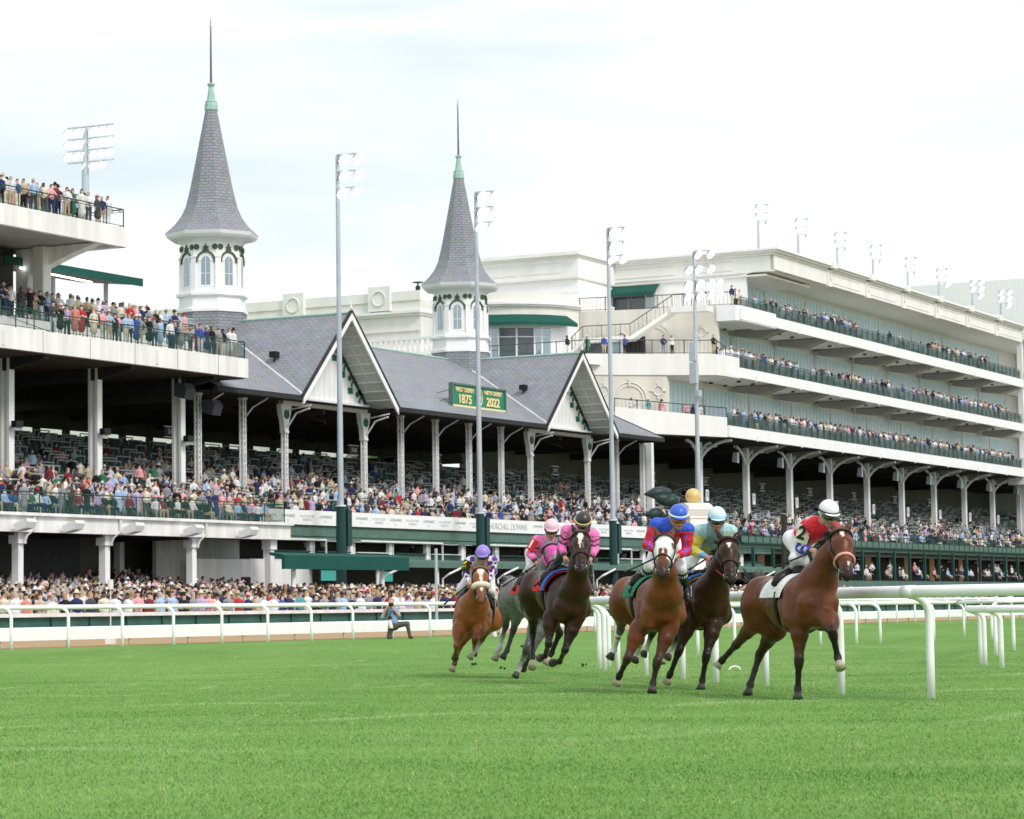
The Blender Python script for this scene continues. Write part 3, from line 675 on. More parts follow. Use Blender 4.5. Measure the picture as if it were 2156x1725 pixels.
# seats steps between
# columns carrying the second deck
for s in (-40.3,-32.3,-24.5,-16.4):
    m=MB(); z0=zseat(8.7)
    m.box(GF,(s-.1,s+.1),(8.75,9.1),(z0,15.0),WOLD); m.box(GF,(s-.22,s+.22),(9.08,9.26),(z0,15.0),WHITE); m.box(GF,(s-.22,s+.22),(8.6,8.76),(z0,15.0),WOLD)
    m.build('column',LS)
    m=MB(); z=11.2; m.box(GF,(s-.35,s+.25),(9.5,9.85),(z,z+.35),BLACK); m.box(GF,(s-.3,s+.2),(9.5,9.7),(z-.15,z),WHITE)
    tag(m.build('column_speaker'),'small black loudspeaker on a white column under the second left deck','loudspeaker','column loudspeakers')
# second deck
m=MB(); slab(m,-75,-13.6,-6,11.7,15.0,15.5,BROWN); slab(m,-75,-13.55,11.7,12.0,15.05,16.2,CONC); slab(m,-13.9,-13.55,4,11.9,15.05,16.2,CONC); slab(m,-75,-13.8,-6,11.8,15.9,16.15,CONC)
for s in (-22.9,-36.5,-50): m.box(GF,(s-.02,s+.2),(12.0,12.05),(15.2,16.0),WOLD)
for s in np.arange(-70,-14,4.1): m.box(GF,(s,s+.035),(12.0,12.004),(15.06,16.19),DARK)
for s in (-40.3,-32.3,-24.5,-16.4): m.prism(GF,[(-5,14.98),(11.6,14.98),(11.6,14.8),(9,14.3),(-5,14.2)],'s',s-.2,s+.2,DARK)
m.build('second_deck',LS)
m=MB(); slab(m,-75,-13.8,2,8.6,16.15,17.35,CONC); slab(m,-75,-13.8,0,6.6,17.35,17.8,CONC); m.build('upper_step',LS)
railing('railing',[GF(-75,11.8,16.2),GF(-13.65,11.8,16.2),GF(-13.65,4.5,16.2)],1.03,LS,1.5)
railing('railing',[GF(-75,8.5,17.35),GF(-32.5,8.5,17.35)],1.03,LS,1.5,mesh=False)
railing('railing',[GF(-29.0,8.5,17.35),GF(-19.6,8.5,17.35)],1.03,LS,1.5,mesh=False)
railing('railing',[GF(-18.2,8.5,17.35),GF(-14,8.5,17.35),GF(-14,5,17.35)],1.03,LS,1.3,mesh=False)
for a in (-32.4,-19.5):
    railing('stair_rail',[GF(a,8.6,17.3),GF(a+1.2,11.2,16.2)],1.0,LS,1.2,mesh=False)
# big loudspeakers hanging under the second deck
for s,t,z in ((-17.6,10.2,14.1),(-13.9,9.6,13.4)):
    m=MB(); m.prism(GF,[(t-.4,z-.3),(t+.3,z-.5),(t+.5,z+.1),(t+.25,z+.45),(t-.4,z+.45)],'s',s-.45,s+.45,mat('grey loudspeaker',(.06,.065,.075),.6)); m.tube([GF(s,t,z+.4),GF(s,t,z+1.2)],.05,BLACK,6)
    tag(m.build('hanging_loudspeaker'),'large dark angular loudspeaker hung under the %s'%('second left deck' if s<-15 else 'left end of the slate eave'),'loudspeaker')
# glazed wall and canopy behind the second deck
m=MB(); slab(m,-75,-27.5,5.2,5.5,17.8,22.0,CEIL); m.build('rear_wall',LS)
m=MB(); slab(m,-75,-29.6,5.5,5.6,18.3,21.4,GLASSD); 
for s in np.arange(-60,-29,1.5): m.box(GF,(s,s+.06),(5.6,5.66),(17.8,21.4),GALV)
m.build('window',LS)
r=empty('deck_canopy',GF(-20,5,18),'green edged flat canopy with a lit strip behind the second left deck','canopy')
m=MB(); m.prism(GF,[(1.5,21.7),(6.0,21.15),(6.0,20.8),(1.5,21.3)],'s',-29,-16.1,mat('brown canopy lining',(.16,.14,.12),.8)); m.box(GF,(-29,-16.0),(5.95,6.1),(20.75,21.2),GREEN2); m.build('roof',r)
m=MB(); m.tube([GF(-22.0,4,17.8),GF(-22.0,4,21)],.14,GALV,10); m.build('post',r); m=MB(); m.tube([GF(-16.9,4,16.2),GF(-16.9,4,21)],.14,GALV,10); m.build('post',r)
m=MB(); m.tube([GF(-27.8,6.2,20.6),GF(-21.2,6.2,20.45)],.05,LAMP,6); m.build('strip_light',r)
# top deck
m=MB(); slab(m,-75,-25.6,-4,11.7,21.75,22.2,mat('grey soffit',(.34,.33,.31),.85,noise=.15,nscale=.6)); slab(m,-75,-25.55,11.7,12.0,21.55,22.65,CONC); slab(m,-75,-25.6,-4,11.8,22.3,22.6,CONC); slab(m,-26,-25.55,6.5,11.9,21.55,22.65,CONC)
m.prism(GF,[(11.4,21.7),(9.5,21.2),(6.5,20.2),(6.2,18),(5.6,18),(5.6,21.7)],'s',-27.4,-26.7,CONC)
m.prism(GF,[(11.4,21.7),(9.5,21.2),(6.5,20.2),(6.2,18),(5.6,18),(5.6,21.7)],'s',-38.4,-37.7,CONC)
m.build('top_deck',LS)
m=MB(); m.box(GF,(-27.9,-27.15),(7.2,7.9),(17.6,21.7),CONC); m.build('column',LS)
railing('railing',[GF(-75,11.8,22.65),GF(-25.65,11.8,22.65),GF(-25.65,8,22.65)],1.05,LS,1.5,mesh=False)
m=MB(); slab(m,-75,-25.9,2,8.6,22.6,23.1,CONC); m.build('top_step',LS)
# long low wall box top over deck (behind people)
# ================================================================ LIGHT POLES
def lamphead(mb,ml,c,a,size=.36):
    # a floodlight: bowl housing + bright lens facing direction a
    a=np.array(a)/np.linalg.norm(a); c=np.array(c)
    mb.tube([c-a*size*1.0,c-a*size*.5,c-a*size*.08],[size*.3,size*.8,size*1.0],LAMPH,12); ml.tube([c-a*size*.06,c+a*.02],[size*.93,size*.93],LAMP,12)
def lightpole(fr,s,t,z0,z1,label,heads,r=.2,base=True,name='light_pole',lw=1.2,group=None,hs=.38,big=False):
    R=empty(name,fr(s,t,z0),label,'light pole',group)
    m=MB(); m.tube([fr(s,t,z0),fr(s,t,(z0+z1)/2),fr(s,t,z1)],[r,r*.8,r*.6],GALV,12); m.build('mast',R,smooth=False)
    if base:
        m=MB(); m.tube([fr(s,t,z0),fr(s,t,7.2)],[r*1.6,r*1.4],mat('dark green pole sleeve',(.012,.05,.048),.5),12); m.box(fr,(s+.3,s+.75),(t-.2,t+.3),(4.9,7.0),MATS['dark green pole sleeve']); m.tube([fr(s,t,7.2),fr(s,t,7.3)],[r*1.7,r*1.5],GALV,12); m.build('sleeve',R)
    dirv=fr.n*.8+np.array([0,-.12,-.75])
    for (dz,row) in heads:
        z=z1-dz; arm=MB(); arm.bar(fr(s-.1,t-(lw*.6 if big else 0),z+.3),fr(s+.1,t+lw,z+.3),.08,GALV); arm.build('crossarm',R)
        for q in row:
            h=MB(); l=MB(); c=fr(s+q[0],t+q[1],z); lamphead(h,l,c,dirv,hs); ho=h.build('lamp',R,smooth=True); l.build('lens',ho)
    return R
H6=[(.25,[(0,.45),(.25,1.3)]),(1.25,[(0,.45),(.25,1.3)]),(2.25,[(0,.3),(.25,1.1)])]
for i,(s,nm) in enumerate(((-12.9,'leftmost, in front of the first gable'),(4.0,'in front of the second spire'),(23.4,'third from the left, beside the second gable'))):
    lightpole(GF,s,18,.9,28.0,'tall grey pole with six lit floodlights, '+nm,H6,group='tall light poles in front of the stands')
H12=[(.25,[(0,.4),(.3,1.3)]),(1.4,[(0,.4),(.3,1.3),(0,-.4)]),(2.5,[(0,.5),(.3,1.3),(0,-.5),(.2,2.0)]),(3.4,[(0,.5),(.3,1.3),(0,-.5),(.2,2.0)])]
lightpole(GF,38.2,18,.9,28.0,'tall grey light pole with a cluster of ten lit floodlights before the clubhouse',H12,base=False,group='tall light poles in front of the stands')
m=MB(); m.box(GF,(37.4,37.9),(17.8,18.3),(19.6,21.0),GALV); m.box(GF,(37.4,37.9),(17.8,18.35),(17.9,19.5),GALV); m.box(GF,(37.5,38.1),(18.2,18.5),(16.9,17.4),GALV); tag(m.build('pole_cabinet'),'grey equipment boxes strapped high on the rightmost tall light pole','cabinet')
for i,s in enumerate((92.3,103.2,114.7,126,137.8,149.2,162.3,174.2)):
    lightpole(CF,s,1.5,32.3,40.0-.02*i,'short lit floodlight mast on the clubhouse roof, number %d from the left'%(i+1),[(.3,[(-.2,.2),(.3,1.1)]),(1.1,[(-.2,.2),(.3,1.1)]),(1.9,[(.3,1.0)])],r=.17,base=False,lw=1,group='floodlight masts along the clubhouse roof',hs=.42)
    m=MB(); m.box(CF,(s-.55,s-.2),(1.3,1.7),(32.4,35.6),GALV); o=m.build('cabinet'); tag(o,'narrow grey electrical cabinet beside roof mast %d from the left'%(i+1),'cabinet','cabinets of the roof masts')
bigH=[(.2,[(0,k*.62-1.3) for k in range(6)]),(.9,[(0,k*.62-1.3) for k in range(6)]),(1.6,[(0,k*.62-1.3) for k in range(6)]),(2.3,[(0,k*.62-.0) for k in range(3)])]
lightpole(GF,-20.2,5,22.6,29.8,'big bank of lit floodlights rising behind the crowd of the top left deck',bigH,base=False,r=.28,hs=.27,lw=2.0,big=True)
# ================================================================ CLUBHOUSE WING
CH=empty('clubhouse',CF(100,12,.3),'long cream clubhouse wing with three balcony levels, glass fronts and arched column brackets','clubhouse')
SOF=mat('cream soffit',(.86,.84,.80),.85,stain=.08); SA=57.5; SB=146.0
def seg(mb,s0,s1,t0,t1,z0,z1,m): mb.box(CF,(s0,s1),(t0,t1),(z0,z1),m)
LV=[(15.15,16.1,57.7),(20.3,21.15,57.6),(25.3,26.2,61.0)]
for i,(zb,zt,sa) in enumerate(LV):
    m=MB(); seg(m,sa,SB+.2,11.75,12.05,zb,zt,WHITE); seg(m,sa,162,3,11.75,zb+.25,zt-.1,SOF); seg(m,sa,sa+.3,9.8,11.75,zb,zt,WHITE)
    if i==0: 
        fA,fB=(48.0,6.1),(57.5,12.0); m.mesh([CF(*fA,15.3),CF(*fB,15.1),CF(*fB,16.75),CF(*fA,17.35),CF(48.25,5.9,15.3),CF(57.75,11.8,15.1),CF(57.75,11.8,16.75),CF(48.25,5.9,17.35)],[(0,1,2,3),(5,4,7,6),(3,2,6,7),(1,0,4,5),(0,3,7,4),(1,5,6,2)],CREAM2); m.prism(CF,[(48.25,5.9),(57.75,11.8),(62,11.7),(62,2),(48.25,2)],'z',15.2,16.1,CREAM)
    for k in range(8):
        s=59.1+k*10.62; 
        if s>sa: seg(m,s+4.9,s+5.0,12.05,12.16,zb-.12,zb+.42,WHITE)
    m.build('balcony',CH)
    # tapered beams under the balcony
    for k in range(9):
        s=59.1+k*10.62
        if s<sa+3: continue
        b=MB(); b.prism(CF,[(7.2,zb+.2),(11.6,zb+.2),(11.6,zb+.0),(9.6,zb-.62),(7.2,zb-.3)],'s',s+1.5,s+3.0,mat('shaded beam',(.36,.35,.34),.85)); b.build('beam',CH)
    # soffit downlights
    if True:
        b=MB()
        for k in range(int((SB-sa)/3.3)):
            for t in (7.0,9.6): b.lathe(CF,sa+2+k*3.3,t,[(.16,zb+.26),(.2,zb+.1),(.1,zb+.09),(0,zb+.09)],mat('bronze downlight',(.12,.09,.07),.5),8)
        o=b.build('downlights',CH); o['kind']='stuff'
    # glass front
    if i<3:
        ft=zt; top={0:LV[1][0],1:LV[2][0],2:30.4}[i]+.2
        w=MB(); 
        ws=(55.0,61.6,70.0)[i]; w.box(CF,(ws-.3,162),(6.4,6.6),(ft-.2,top),SOF); w.build('rear_wall',CH)
        n=0; s=ws
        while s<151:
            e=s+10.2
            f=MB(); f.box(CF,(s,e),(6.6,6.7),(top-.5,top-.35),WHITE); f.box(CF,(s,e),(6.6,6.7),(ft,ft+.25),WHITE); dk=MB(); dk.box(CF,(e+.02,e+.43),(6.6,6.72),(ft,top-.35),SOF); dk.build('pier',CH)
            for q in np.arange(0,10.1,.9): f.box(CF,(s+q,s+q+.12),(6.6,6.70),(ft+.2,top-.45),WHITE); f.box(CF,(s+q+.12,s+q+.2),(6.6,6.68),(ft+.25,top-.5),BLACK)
            fo=f.build('window',CH); g=MB(); g.box(CF,(s+.02,e-.02),(6.62,6.66),(ft+.2,top-.45),mat('painted sky reflection pane',(.66,.88,1.0),.3,spec=.6)); g.build('pane',fo)  # bright sky reflection is put into the pale blue pane colour
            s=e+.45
    # railing with green glass panels
    z0=zt
    g=MB(); g.tube([CF(sa+.3,11.85,z0+1.05),CF(SB,11.85,z0+1.05)],.035,GREEN,6)
    for s in np.arange(sa+.3,SB,1.55): g.bar(CF(s,11.85,z0),CF(s,11.85,z0+1.05),.05,GREEN)
    g.build('railing',CH)
    g=MB(); g.face([CF(sa+.3,11.8,z0+.05),CF(SB,11.8,z0+.05),CF(SB,11.8,z0+.95),CF(sa+.3,11.8,z0+.95)],mat('green tinted glass rail',(.015,.062,.052),.35,alpha=.78,noise=.25,nscale=.8)); g.build('glass_panel',CH)
    st=MB()
    for s in np.arange(sa+4,SB,1.25):
        if random.random()<.7: st.box(CF,(s-.3,s+.3),(9.9,10.5),(z0+.72,z0+.76),GREEN); st.box(CF,(s+.35,s+.6),(9.7,10.2),(z0+.1,z0+.95),GREEN)
    o=st.build('balcony_furniture',CH); o['kind']='stuff'
# roof parapet and cornice
m=MB(); seg(m,69.2,SB+.3,11.6,12.0,30.45,31.75,CREAM2); seg(m,69.0,SB+.4,-3.3,12.1,31.75,31.95,CREAM2); seg(m,68.8,SB+.5,-3.2,12.35,31.95,32.15,CREAM); seg(m,68.7,SB+.6,-3.1,12.55,32.15,32.33,WHITE)
seg(m,69.65,163,3,11.6,30.62,31.7,SOF)
for k in range(8):
    s=84.3+k*10.62-2; 
    if s<SB: seg(m,s,s+.95,12.0,12.22,30.3,31.75,CREAM2); seg(m,s-.05,s+1.0,12.0,12.75,31.95,32.55,CREAM2); m.tube([CF(s+.48,12.25,31.45),CF(s+.48,12.28,30.95)],.12,CREAM,6)
    if s<SB-3: 
        for z in (30.72,31.48): seg(m,s+1.3,s+9.1,12.0,12.04,z,z+.05,CREAM)
m.build('roof_parapet',CH)
# end wall block
m=MB()
seg(m,69.2,80,-4,4.5,26.0,30.3,WHITE); seg(m,69.2,69.5,4.5,9.3,26.0,30.3,WHITE); m.prism(CF,[(11.9,30.3),(11.9,31.8),(-4,31.8),(-4,30.1),(8.6,30.1),(10,30.35)],'s',69.2,69.6,CREAM2)
seg(m,69.6,80,-4,11.5,30.3,31.7,CREAM2); seg(m,61.7,80,-15.5,-3.5,22,30.1,WHITE); seg(m,61.5,80,-15.5,-3.4,30.1,31.8,CREAM2)
seg(m,61.3,80,-15.7,-3.3,31.8,32.0,CREAM); seg(m,61.0,80,-15.9,-3.1,32.0,32.3,CREAM2); seg(m,61.35,80,-15.6,-3.35,29.95,30.12,CREAM); seg(m,69.05,80,-4,11.2,29.95,30.1,CREAM)
for t0,t1,s in ((-12.6,-9.4,61.5),(-9,-5,61.5),(-15.3,-13,61.5)):
    for z in (30.5,31.35): seg(m,s-.04,s,t0,t1,z,z+.06,CREAM)
for t0,t1 in ((-3.3,2.5),(3.5,8)):
    for z in (30.6,31.4): seg(m,69.15,69.2,t0,t1,z,z+.06,CREAM)
for z in (27.3,28.7): seg(m,61.66,61.7,-15.5,-3.5,z,z+.03,CREAM)
m.build('upper_block',CH)
# stepped terraces
WALLT=mat('warm cream render',(.72,.69,.62),.85,stain=.14,nscale=.5)
m=MB()
m.prism(CF,[(58.1,-1.7),(60.4,7),(60.6,10),(61.1,10),(61.1,4.5),(69.3,4.5),(69.3,-4),(58.1,-4)],'z',21.5,26.55,WALLT); m.prism(CF,[(61.1,10),(69.3,10),(69.3,4.5),(61.1,4.5)],'z',25.7,26.54,WALLT)
m.prism(CF,[(60.5,10.0),(60.6,11.7),(61.3,12),(69.3,12),(69.3,10.0)],'z',25.2,26.5,WHITE)
m.prism(CF,[(49.5,3),(53.5,8.3),(54.1,8.3),(54.1,4.5),(60.5,4.5),(60.5,-12),(49.5,-12)],'z',15.9,21.4,WALLT)
m.prism(CF,[(49.3,2.9),(56,11.8),(57.7,12.04),(60.4,12.04),(60.4,2.9)],'z',20.2,21.95,CREAM2)
m.build('terrace',CH)
m=MB()
for (c,rr,n0) in (((52.0,6.35),1.5,0),):
    pass
# round wall medallions and blind arches
def onw(a,w0,w1,z):   # point on a wall running w0->w1 (s,t pairs), a metres along
    w0=np.array(w0);w1=np.array(w1); d=(w1-w0)/np.linalg.norm(w1-w0); q=w0+d*a; return q,d
def worn(mb,w0,w1,a,z,r,arch):
    q,d=onw(a,w0,w1,z); nrm=np.array([-d[1],d[0]]); nrm=-nrm if (nrm[0]>0) else nrm
    P=lambda x,zz:CF(q[0]+d[0]*x+nrm[0]*.05,q[1]+d[1]*x+nrm[1]*.05,zz)
    if arch:
        for k in (1,.8): mb.tube([P(-r*k,z-r*.6)]+[P(r*k*math.cos(t),z+r*k*math.sin(t)) for t in np.linspace(math.pi,0,13)]+[P(r*k,z-r*.6)],.05,CREAM,4)
        mb.tube([P(0,z+r*.75),P(0,z+r*1.2)],.14,CREAM,4)
    else:
        mb.tube([P(r*math.cos(t),z+r*math.sin(t)) for t in np.linspace(0,2*math.pi,13)],.06,CREAM,4)
        for dx,dz in ((1,0),(-1,0),(0,1),(0,-1)): mb.tube([P(dx*r*1.1,z+dz*r*1.1),P(dx*r*1.7,z+dz*r*1.7)],.09,CREAM,4)
for w0,w1,a,z,r,ar in (((58.1,-1.7),(60.4,7),6.3,23.6,1.7,1),((58.1,-1.7),(60.4,7),3.6,24.2,.42,0),((60.4,7),(60.6,10),1.6,24.4,.42,0),((49.5,3),(53.5,8.3),3.5,18.2,1.4,1),((49.5,3),(53.5,8.3),1.3,18.9,.4,0),((49.5,3),(53.5,8.3),5.9,18.9,.4,0)):
    m=MB(); worn(m,w0,w1,a,z,r,ar); m.build('wall_relief',CH)
def poly_rail(pts,h,parent,sp=2.2,z=0,name='railing',mat_=None):
    g=MB(); M_=mat_ or mat('dark bronze rail',(.07,.065,.055),.5)
    for a,b in zip(pts[:-1],pts[1:]):
        A=CF(*a);B=CF(*b); L_=np.linalg.norm(B-A); g.tube([A+[0,0,h],B+[0,0,h]],.04,M_,5); g.tube([A+[0,0,.1],B+[0,0,.1]],.025,M_,5)
        n=max(1,int(L_/sp)); 
        for k in range(n+1): q=A+(B-A)*k/n; g.bar(q,q+[0,0,h],.07,M_)
        n=max(1,int(L_/.35))
        for k in range(n+1): q=A+(B-A)*k/n; g.bar(q+[0,0,.1],q+[0,0,h],.018,M_)
    return g.build(name,parent)
poly_rail([(58.1,-3.4,26.55),(58.15,-1.7,26.55),(60.4,7,26.55),(60.65,11.7,26.5)],1.15,CH)
poly_rail([(49.4,-8,21.95),(49.4,3,21.95),(56,11.8,21.95),(57.6,11.95,21.5)],1.15,CH)
poly_rail([(48.1,6.0,17.0),(57.6,11.9,16.5)],1.05,CH,mat_=GREEN)
# terrace door with awning on the end wall
m=MB(); m.box(CF,(69.05,69.2),(-3.8,.7),(26.55,29.2),WALLT); wo=m.build('window',CH)
m=MB()
for a in (-3.7,-2.0): m.box(CF,(68.98,69.04),(a,a+1.6),(26.6,29.1),GLASSD)
for a in (-.2,): m.box(CF,(68.98,69.04),(a,a+.7),(26.9,29.0),GLASSL)
m.build('pane',wo)
def awning(name,P,label,grp='green canvas awnings of the clubhouse'):
    m=MB()
    for q in P: m.mesh(*q,GREEN2)
    return tag(m.build(name),label,'awning',grp)
def aw(a,b,z,d,h):  # a,b: (s,t) ends at the wall, outward = -s side
    a=np.array(a,float);b=np.array(b,float); dr=(b-a)/np.linalg.norm(b-a); nr=np.array([-dr[1],dr[0]]); nr=-nr if nr[0]>0 else nr
    V=[CF(*a,z),CF(*b,z),CF(*(b+nr*d),z-h),CF(*(a+nr*d),z-h),CF(*(a+nr*d),z-h-.28),CF(*(b+nr*d),z-h-.28),CF(*a,z-.06),CF(*b,z-.06)]
    return (V,[(0,1,2,3),(3,2,5,4),(0,3,4,6),(1,7,5,2),(6,4,5,7)])
awning('awning',[aw((69.1,-4.2),(69.1,1.0),29.9,1.2,.75)],'short green awning over the door on the top clubhouse terrace')
# curved bay with windows
bc=(58.0,-8.5); br_=7.0
def arc(r,z,n=25): return [CF(bc[0]-r*math.cos(a),bc[1]+r*math.sin(a),z) for a in np.linspace(-1.5,1.5,n)]
m=MB()
def band(m,r,z0,z1,mt):
    A=arc(r,z0);B=arc(r,z1)
    for i in range(len(A)-1): m.face([A[i],A[i+1],B[i+1],B[i]],mt)
    C_=arc(r-.6,z1)
    for i in range(len(A)-1): m.face([B[i],B[i+1],C_[i+1],C_[i]],mt)
    D_=arc(r-.6,z0)
    for i in range(len(A)-1): m.face([D_[i],D_[i+1],A[i+1],A[i]],mt)
band(m,br_,15.5,27.8,CREAM); band(m,br_+.25,26.65,26.8,CREAM2); band(m,br_+.4,26.8,27.0,CREAM2); m.prism(CF,[(58,-15),(58,-2),(66,-2),(66,-15)],'z',15,27.7,CREAM); m.build('bay',CH)
m=MB(); band(m,br_+.06,22.0,24.9,WHITE); wo=m.build('window',CH)
m=MB(); 
AA=np.linspace(-1.2,1.0,11)
for k in range(10):
    for z0,z1 in ((22.15,24.0),(24.08,24.8)):
        a0,a1=AA[k]+.012,AA[k+1]-.012; r=br_+.09
        f=lambda a,z:CF(bc[0]-r*math.cos(a),bc[1]+r*math.sin(a),z); m.face([f(a0,z0),f(a1,z0),f(a1,z1),f(a0,z1)],GLASSD if k%3 else GLASSL)
m.build('pane',wo)
m=MB(); A=arc(br_+.05,25.95);B=arc(br_+1.3,25.2);C2=arc(br_+1.3,24.9);D2=arc(br_+.05,25.8)
for i in range(2,22): m.face([A[i],A[i+1],B[i+1],B[i]],GREEN2); m.face([B[i],B[i+1],C2[i+1],C2[i]],GREEN2); m.face([C2[i],C2[i+1],D2[i+1],D2[i]],GREEN2)
m.face([A[22],B[22],C2[22],D2[22]],GREEN2); m.face([A[2],B[2],C2[2],D2[2]],GREEN2)
tag(m.build('awning'),'curved green awning over the round glazed bay behind the second gable','awning','green canvas awnings of the clubhouse')
awning('awning',[aw((48.3,-4),(49.5,3.6),20.3,1.6,1.1)],'green awning at the foot of the cream terrace wall, beside the second gable')
m=MB(); m.prism(CF,[(48.8,-8),(48.8,2.6),(49.6,3.4),(56,3),(56,-8)],'z',15.2,21.3,WALLT); m.prism(CF,[(47.9,-8),(47.9,3.2),(49.6,4),(56,3),(56,-8)],'z',21.0,21.5,CREAM2); m.build('terrace_base',CH)
m=MB(); m.box(CF,(48.7,48.8),(-3,2.2),(16.7,19.3),GLASSD); m.box(CF,(48.62,48.7),(-.6,.9),(16.6,18.9),WHITE); m.build('window',CH)
# doors behind the middle terrace
m=MB(); m.box(CF,(57.95,58.05),(-1.2,1.2),(21.95,24.0),GLASSD); m.box(CF,(57.9,58.0),(1.3,2.4),(21.95,24.2),WHITE); m.build('terrace_door',CH)
m=MB(); m.box(CF,(57.86,57.92),(1.5,2.2),(22.1,24.0),GLASSL); m.box(CF,(58.1,58.6),(2.6,4.2),(21.95,24.1),BLACK); m.build('terrace_door',CH)
# outside stair
st=empty('outside_stair',CF(55,2,22),'white outside stair with bronze railings climbing between the clubhouse terraces','stair')
m=MB(); 
P0=(56.8,-2.6,21.9);P1_=(56.8,1.2,24.1);P2=(57.4,5.3,24.1)
def flight(m,a,b,w=1.2,th=.35):
    A=CF(*a);B=CF(*b); o=CF.u*(-w); m.mesh([A,B,B+o,A+o,A-[0,0,th],B-[0,0,th],B+o-[0,0,th],A+o-[0,0,th]],[(0,1,2,3),(7,6,5,4),(0,4,5,1),(1,5,6,2),(2,6,7,3),(3,7,4,0)],CREAM2)
flight(m,(57.4,-2.9,21.95),(57.5,-.6,24.0)); flight(m,(57.5,-.6,24.0),(58.0,3.6,24.0)); flight(m,(58.0,3.6,24.0),(59.2,7.0,26.3)); flight(m,(59.2,7.0,26.4),(59.8,10,26.4),1.5,.5); m.build('steps',st)
g=MB(); BR=MATS['dark bronze rail']
for a,b in (((56.2,-2.9,21.95),(56.3,-.6,24.0)),((56.3,-.6,24.0),(56.8,3.6,24.0)),((56.8,3.6,24.0),(58.0,7,26.3)),((58.0,7,26.4),(58.3,10,26.4))):
    A=CF(*a);B=CF(*b); g.tube([A+[0,0,1.05],B+[0,0,1.05]],.04,BR,5); n=max(2,int(np.linalg.norm(B-A)/.4))
    for k in range(n+1): q=A+(B-A)*k/n; g.bar(q,q+[0,0,1.05],.05 if k%4==0 else .02,BR)
g.build('stair_rail',st)
# low block behind the old roof with pedestals and balustrade
m=MB(); m.box(CF,(47.5,60),(-70,-11.5),(14,27.2),CREAM); m.box(CF,(47.2,60),(-70,-11.4),(25.9,26.1),CREAM); m.box(CF,(47.0,60),(-70,-11.3),(26.1,26.3),CREAM2); m.box(CF,(47.4,48),(-70,-11.5),(27.2,28.0),CREAM2); m.box(CF,(47.35,47.5),(-70,-11.5),(24.6,24.8),CREAM)
for t in (-15.3,-23.8,-32.4,-41): 
    m.box(CF,(47.1,48),(t-1.05,t+1.05),(26.4,28.5),CREAM2)
    m.tube([CF(47.06,t+.62*math.cos(a),27.45+.62*math.sin(a)) for a in np.linspace(0,2*math.pi,17)],.07,CREAM,5)
m.build('rear_block',CH)
m=MB(); m.box(CF,(45,45.3),(-21,-9.0),(23.55,23.75),WHITE); m.box(CF,(45,45.3),(-21,-9),(22.3,22.5),WHITE); m.box(CF,(44.9,60),(-22,-9),(14,22.3),CREAM2)
for t in np.arange(-20.8,-9,.5): m.lathe(CF,45.15,t,[(.08,22.5),(.13,22.75),(.06,23.1),(.09,23.3),(.08,23.55)],WHITE,6)
m.build('balustrade',CH)
m=MB(); m.tube([CF(50,-13.1,28),CF(50,-13.1,28.7)],.22,DARK,8); m.tube([CF(50,-13.1,29.0),CF(50,-13.1,29.04)],[.5,.5],DARK,8); m.tube([CF(50,-13.1,28.7),CF(50,-13.1,29.0)],.08,DARK,6); m.build('roof_vent',CH)
# columns with arched brackets
for k in range(10):
    s=59.1+k*10.62-.0; t=8.7; m=MB(); z0=8.0; seg(m,s-.24,s+.24,t-.24,t+.24,z0,14.9,WHITE); m.build('column',CH)
    m=MB()
    def arcb(ds,dt,m=m,s=s):
        P=[]
        for q in np.linspace(0,1,8): a=q*math.pi/2; P.append(CF(s+ds*(1-math.cos(a)),t+dt*(1-math.cos(a)),12.7+2.25*math.sin(a)))
        m.tube(P,.13,WHITE,6); e=CF(s+ds,t+dt,14.95); c=CF(s,t,14.3); m.tube([c,CF(s+ds*.55,t+dt*.55,14.5)],.07,WHITE,5)
        m.tube([CF(s+ds*.15,t+dt*.15,13.9),CF(s+ds*.6,t+dt*.6,14.9)],.05,WHITE,5)
    arcb(2.6,0);arcb(-2.6,0);arcb(0,3.0); m.build('bracket',CH)
    m=MB(); seg(m,s+.5,s+.95,t+.35,t+.45,9.95,10.9,WHITE); seg(m,s+.55,s+.9,t+.46,t+.5,10.3,10.8,GALV); o=m.build('column_speaker'); tag(o,'small white loudspeaker bolted beside clubhouse column %d from the left'%(k+1),'loudspeaker','column loudspeakers')
for s in (48.9,):
    m=MB(); seg(m,s-.24,s+.24,8.45,8.95,8,14.9,WHITE); m.build('column',CH)
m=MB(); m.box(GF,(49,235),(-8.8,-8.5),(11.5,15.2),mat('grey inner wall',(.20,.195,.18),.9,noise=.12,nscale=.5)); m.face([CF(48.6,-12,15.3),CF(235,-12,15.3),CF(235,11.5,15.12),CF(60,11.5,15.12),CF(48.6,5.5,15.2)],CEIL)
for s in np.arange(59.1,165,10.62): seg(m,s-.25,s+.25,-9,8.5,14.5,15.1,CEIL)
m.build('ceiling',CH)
for k in range(10):
    s=64+k*10.6; m=MB(); m.prism(CF,[(9.8,13.4),(10.3,13.3),(10.3,14.2),(9.9,14.2)],'s',s-.2,s+.2,GALV); m.tube([CF(s,10.1,14.2),CF(s,10.1,15)],.03,BLACK,5); tag(m.build('hanging_light'),'small grey light hanging under the lowest clubhouse balcony','light','lights hanging under the clubhouse balcony')
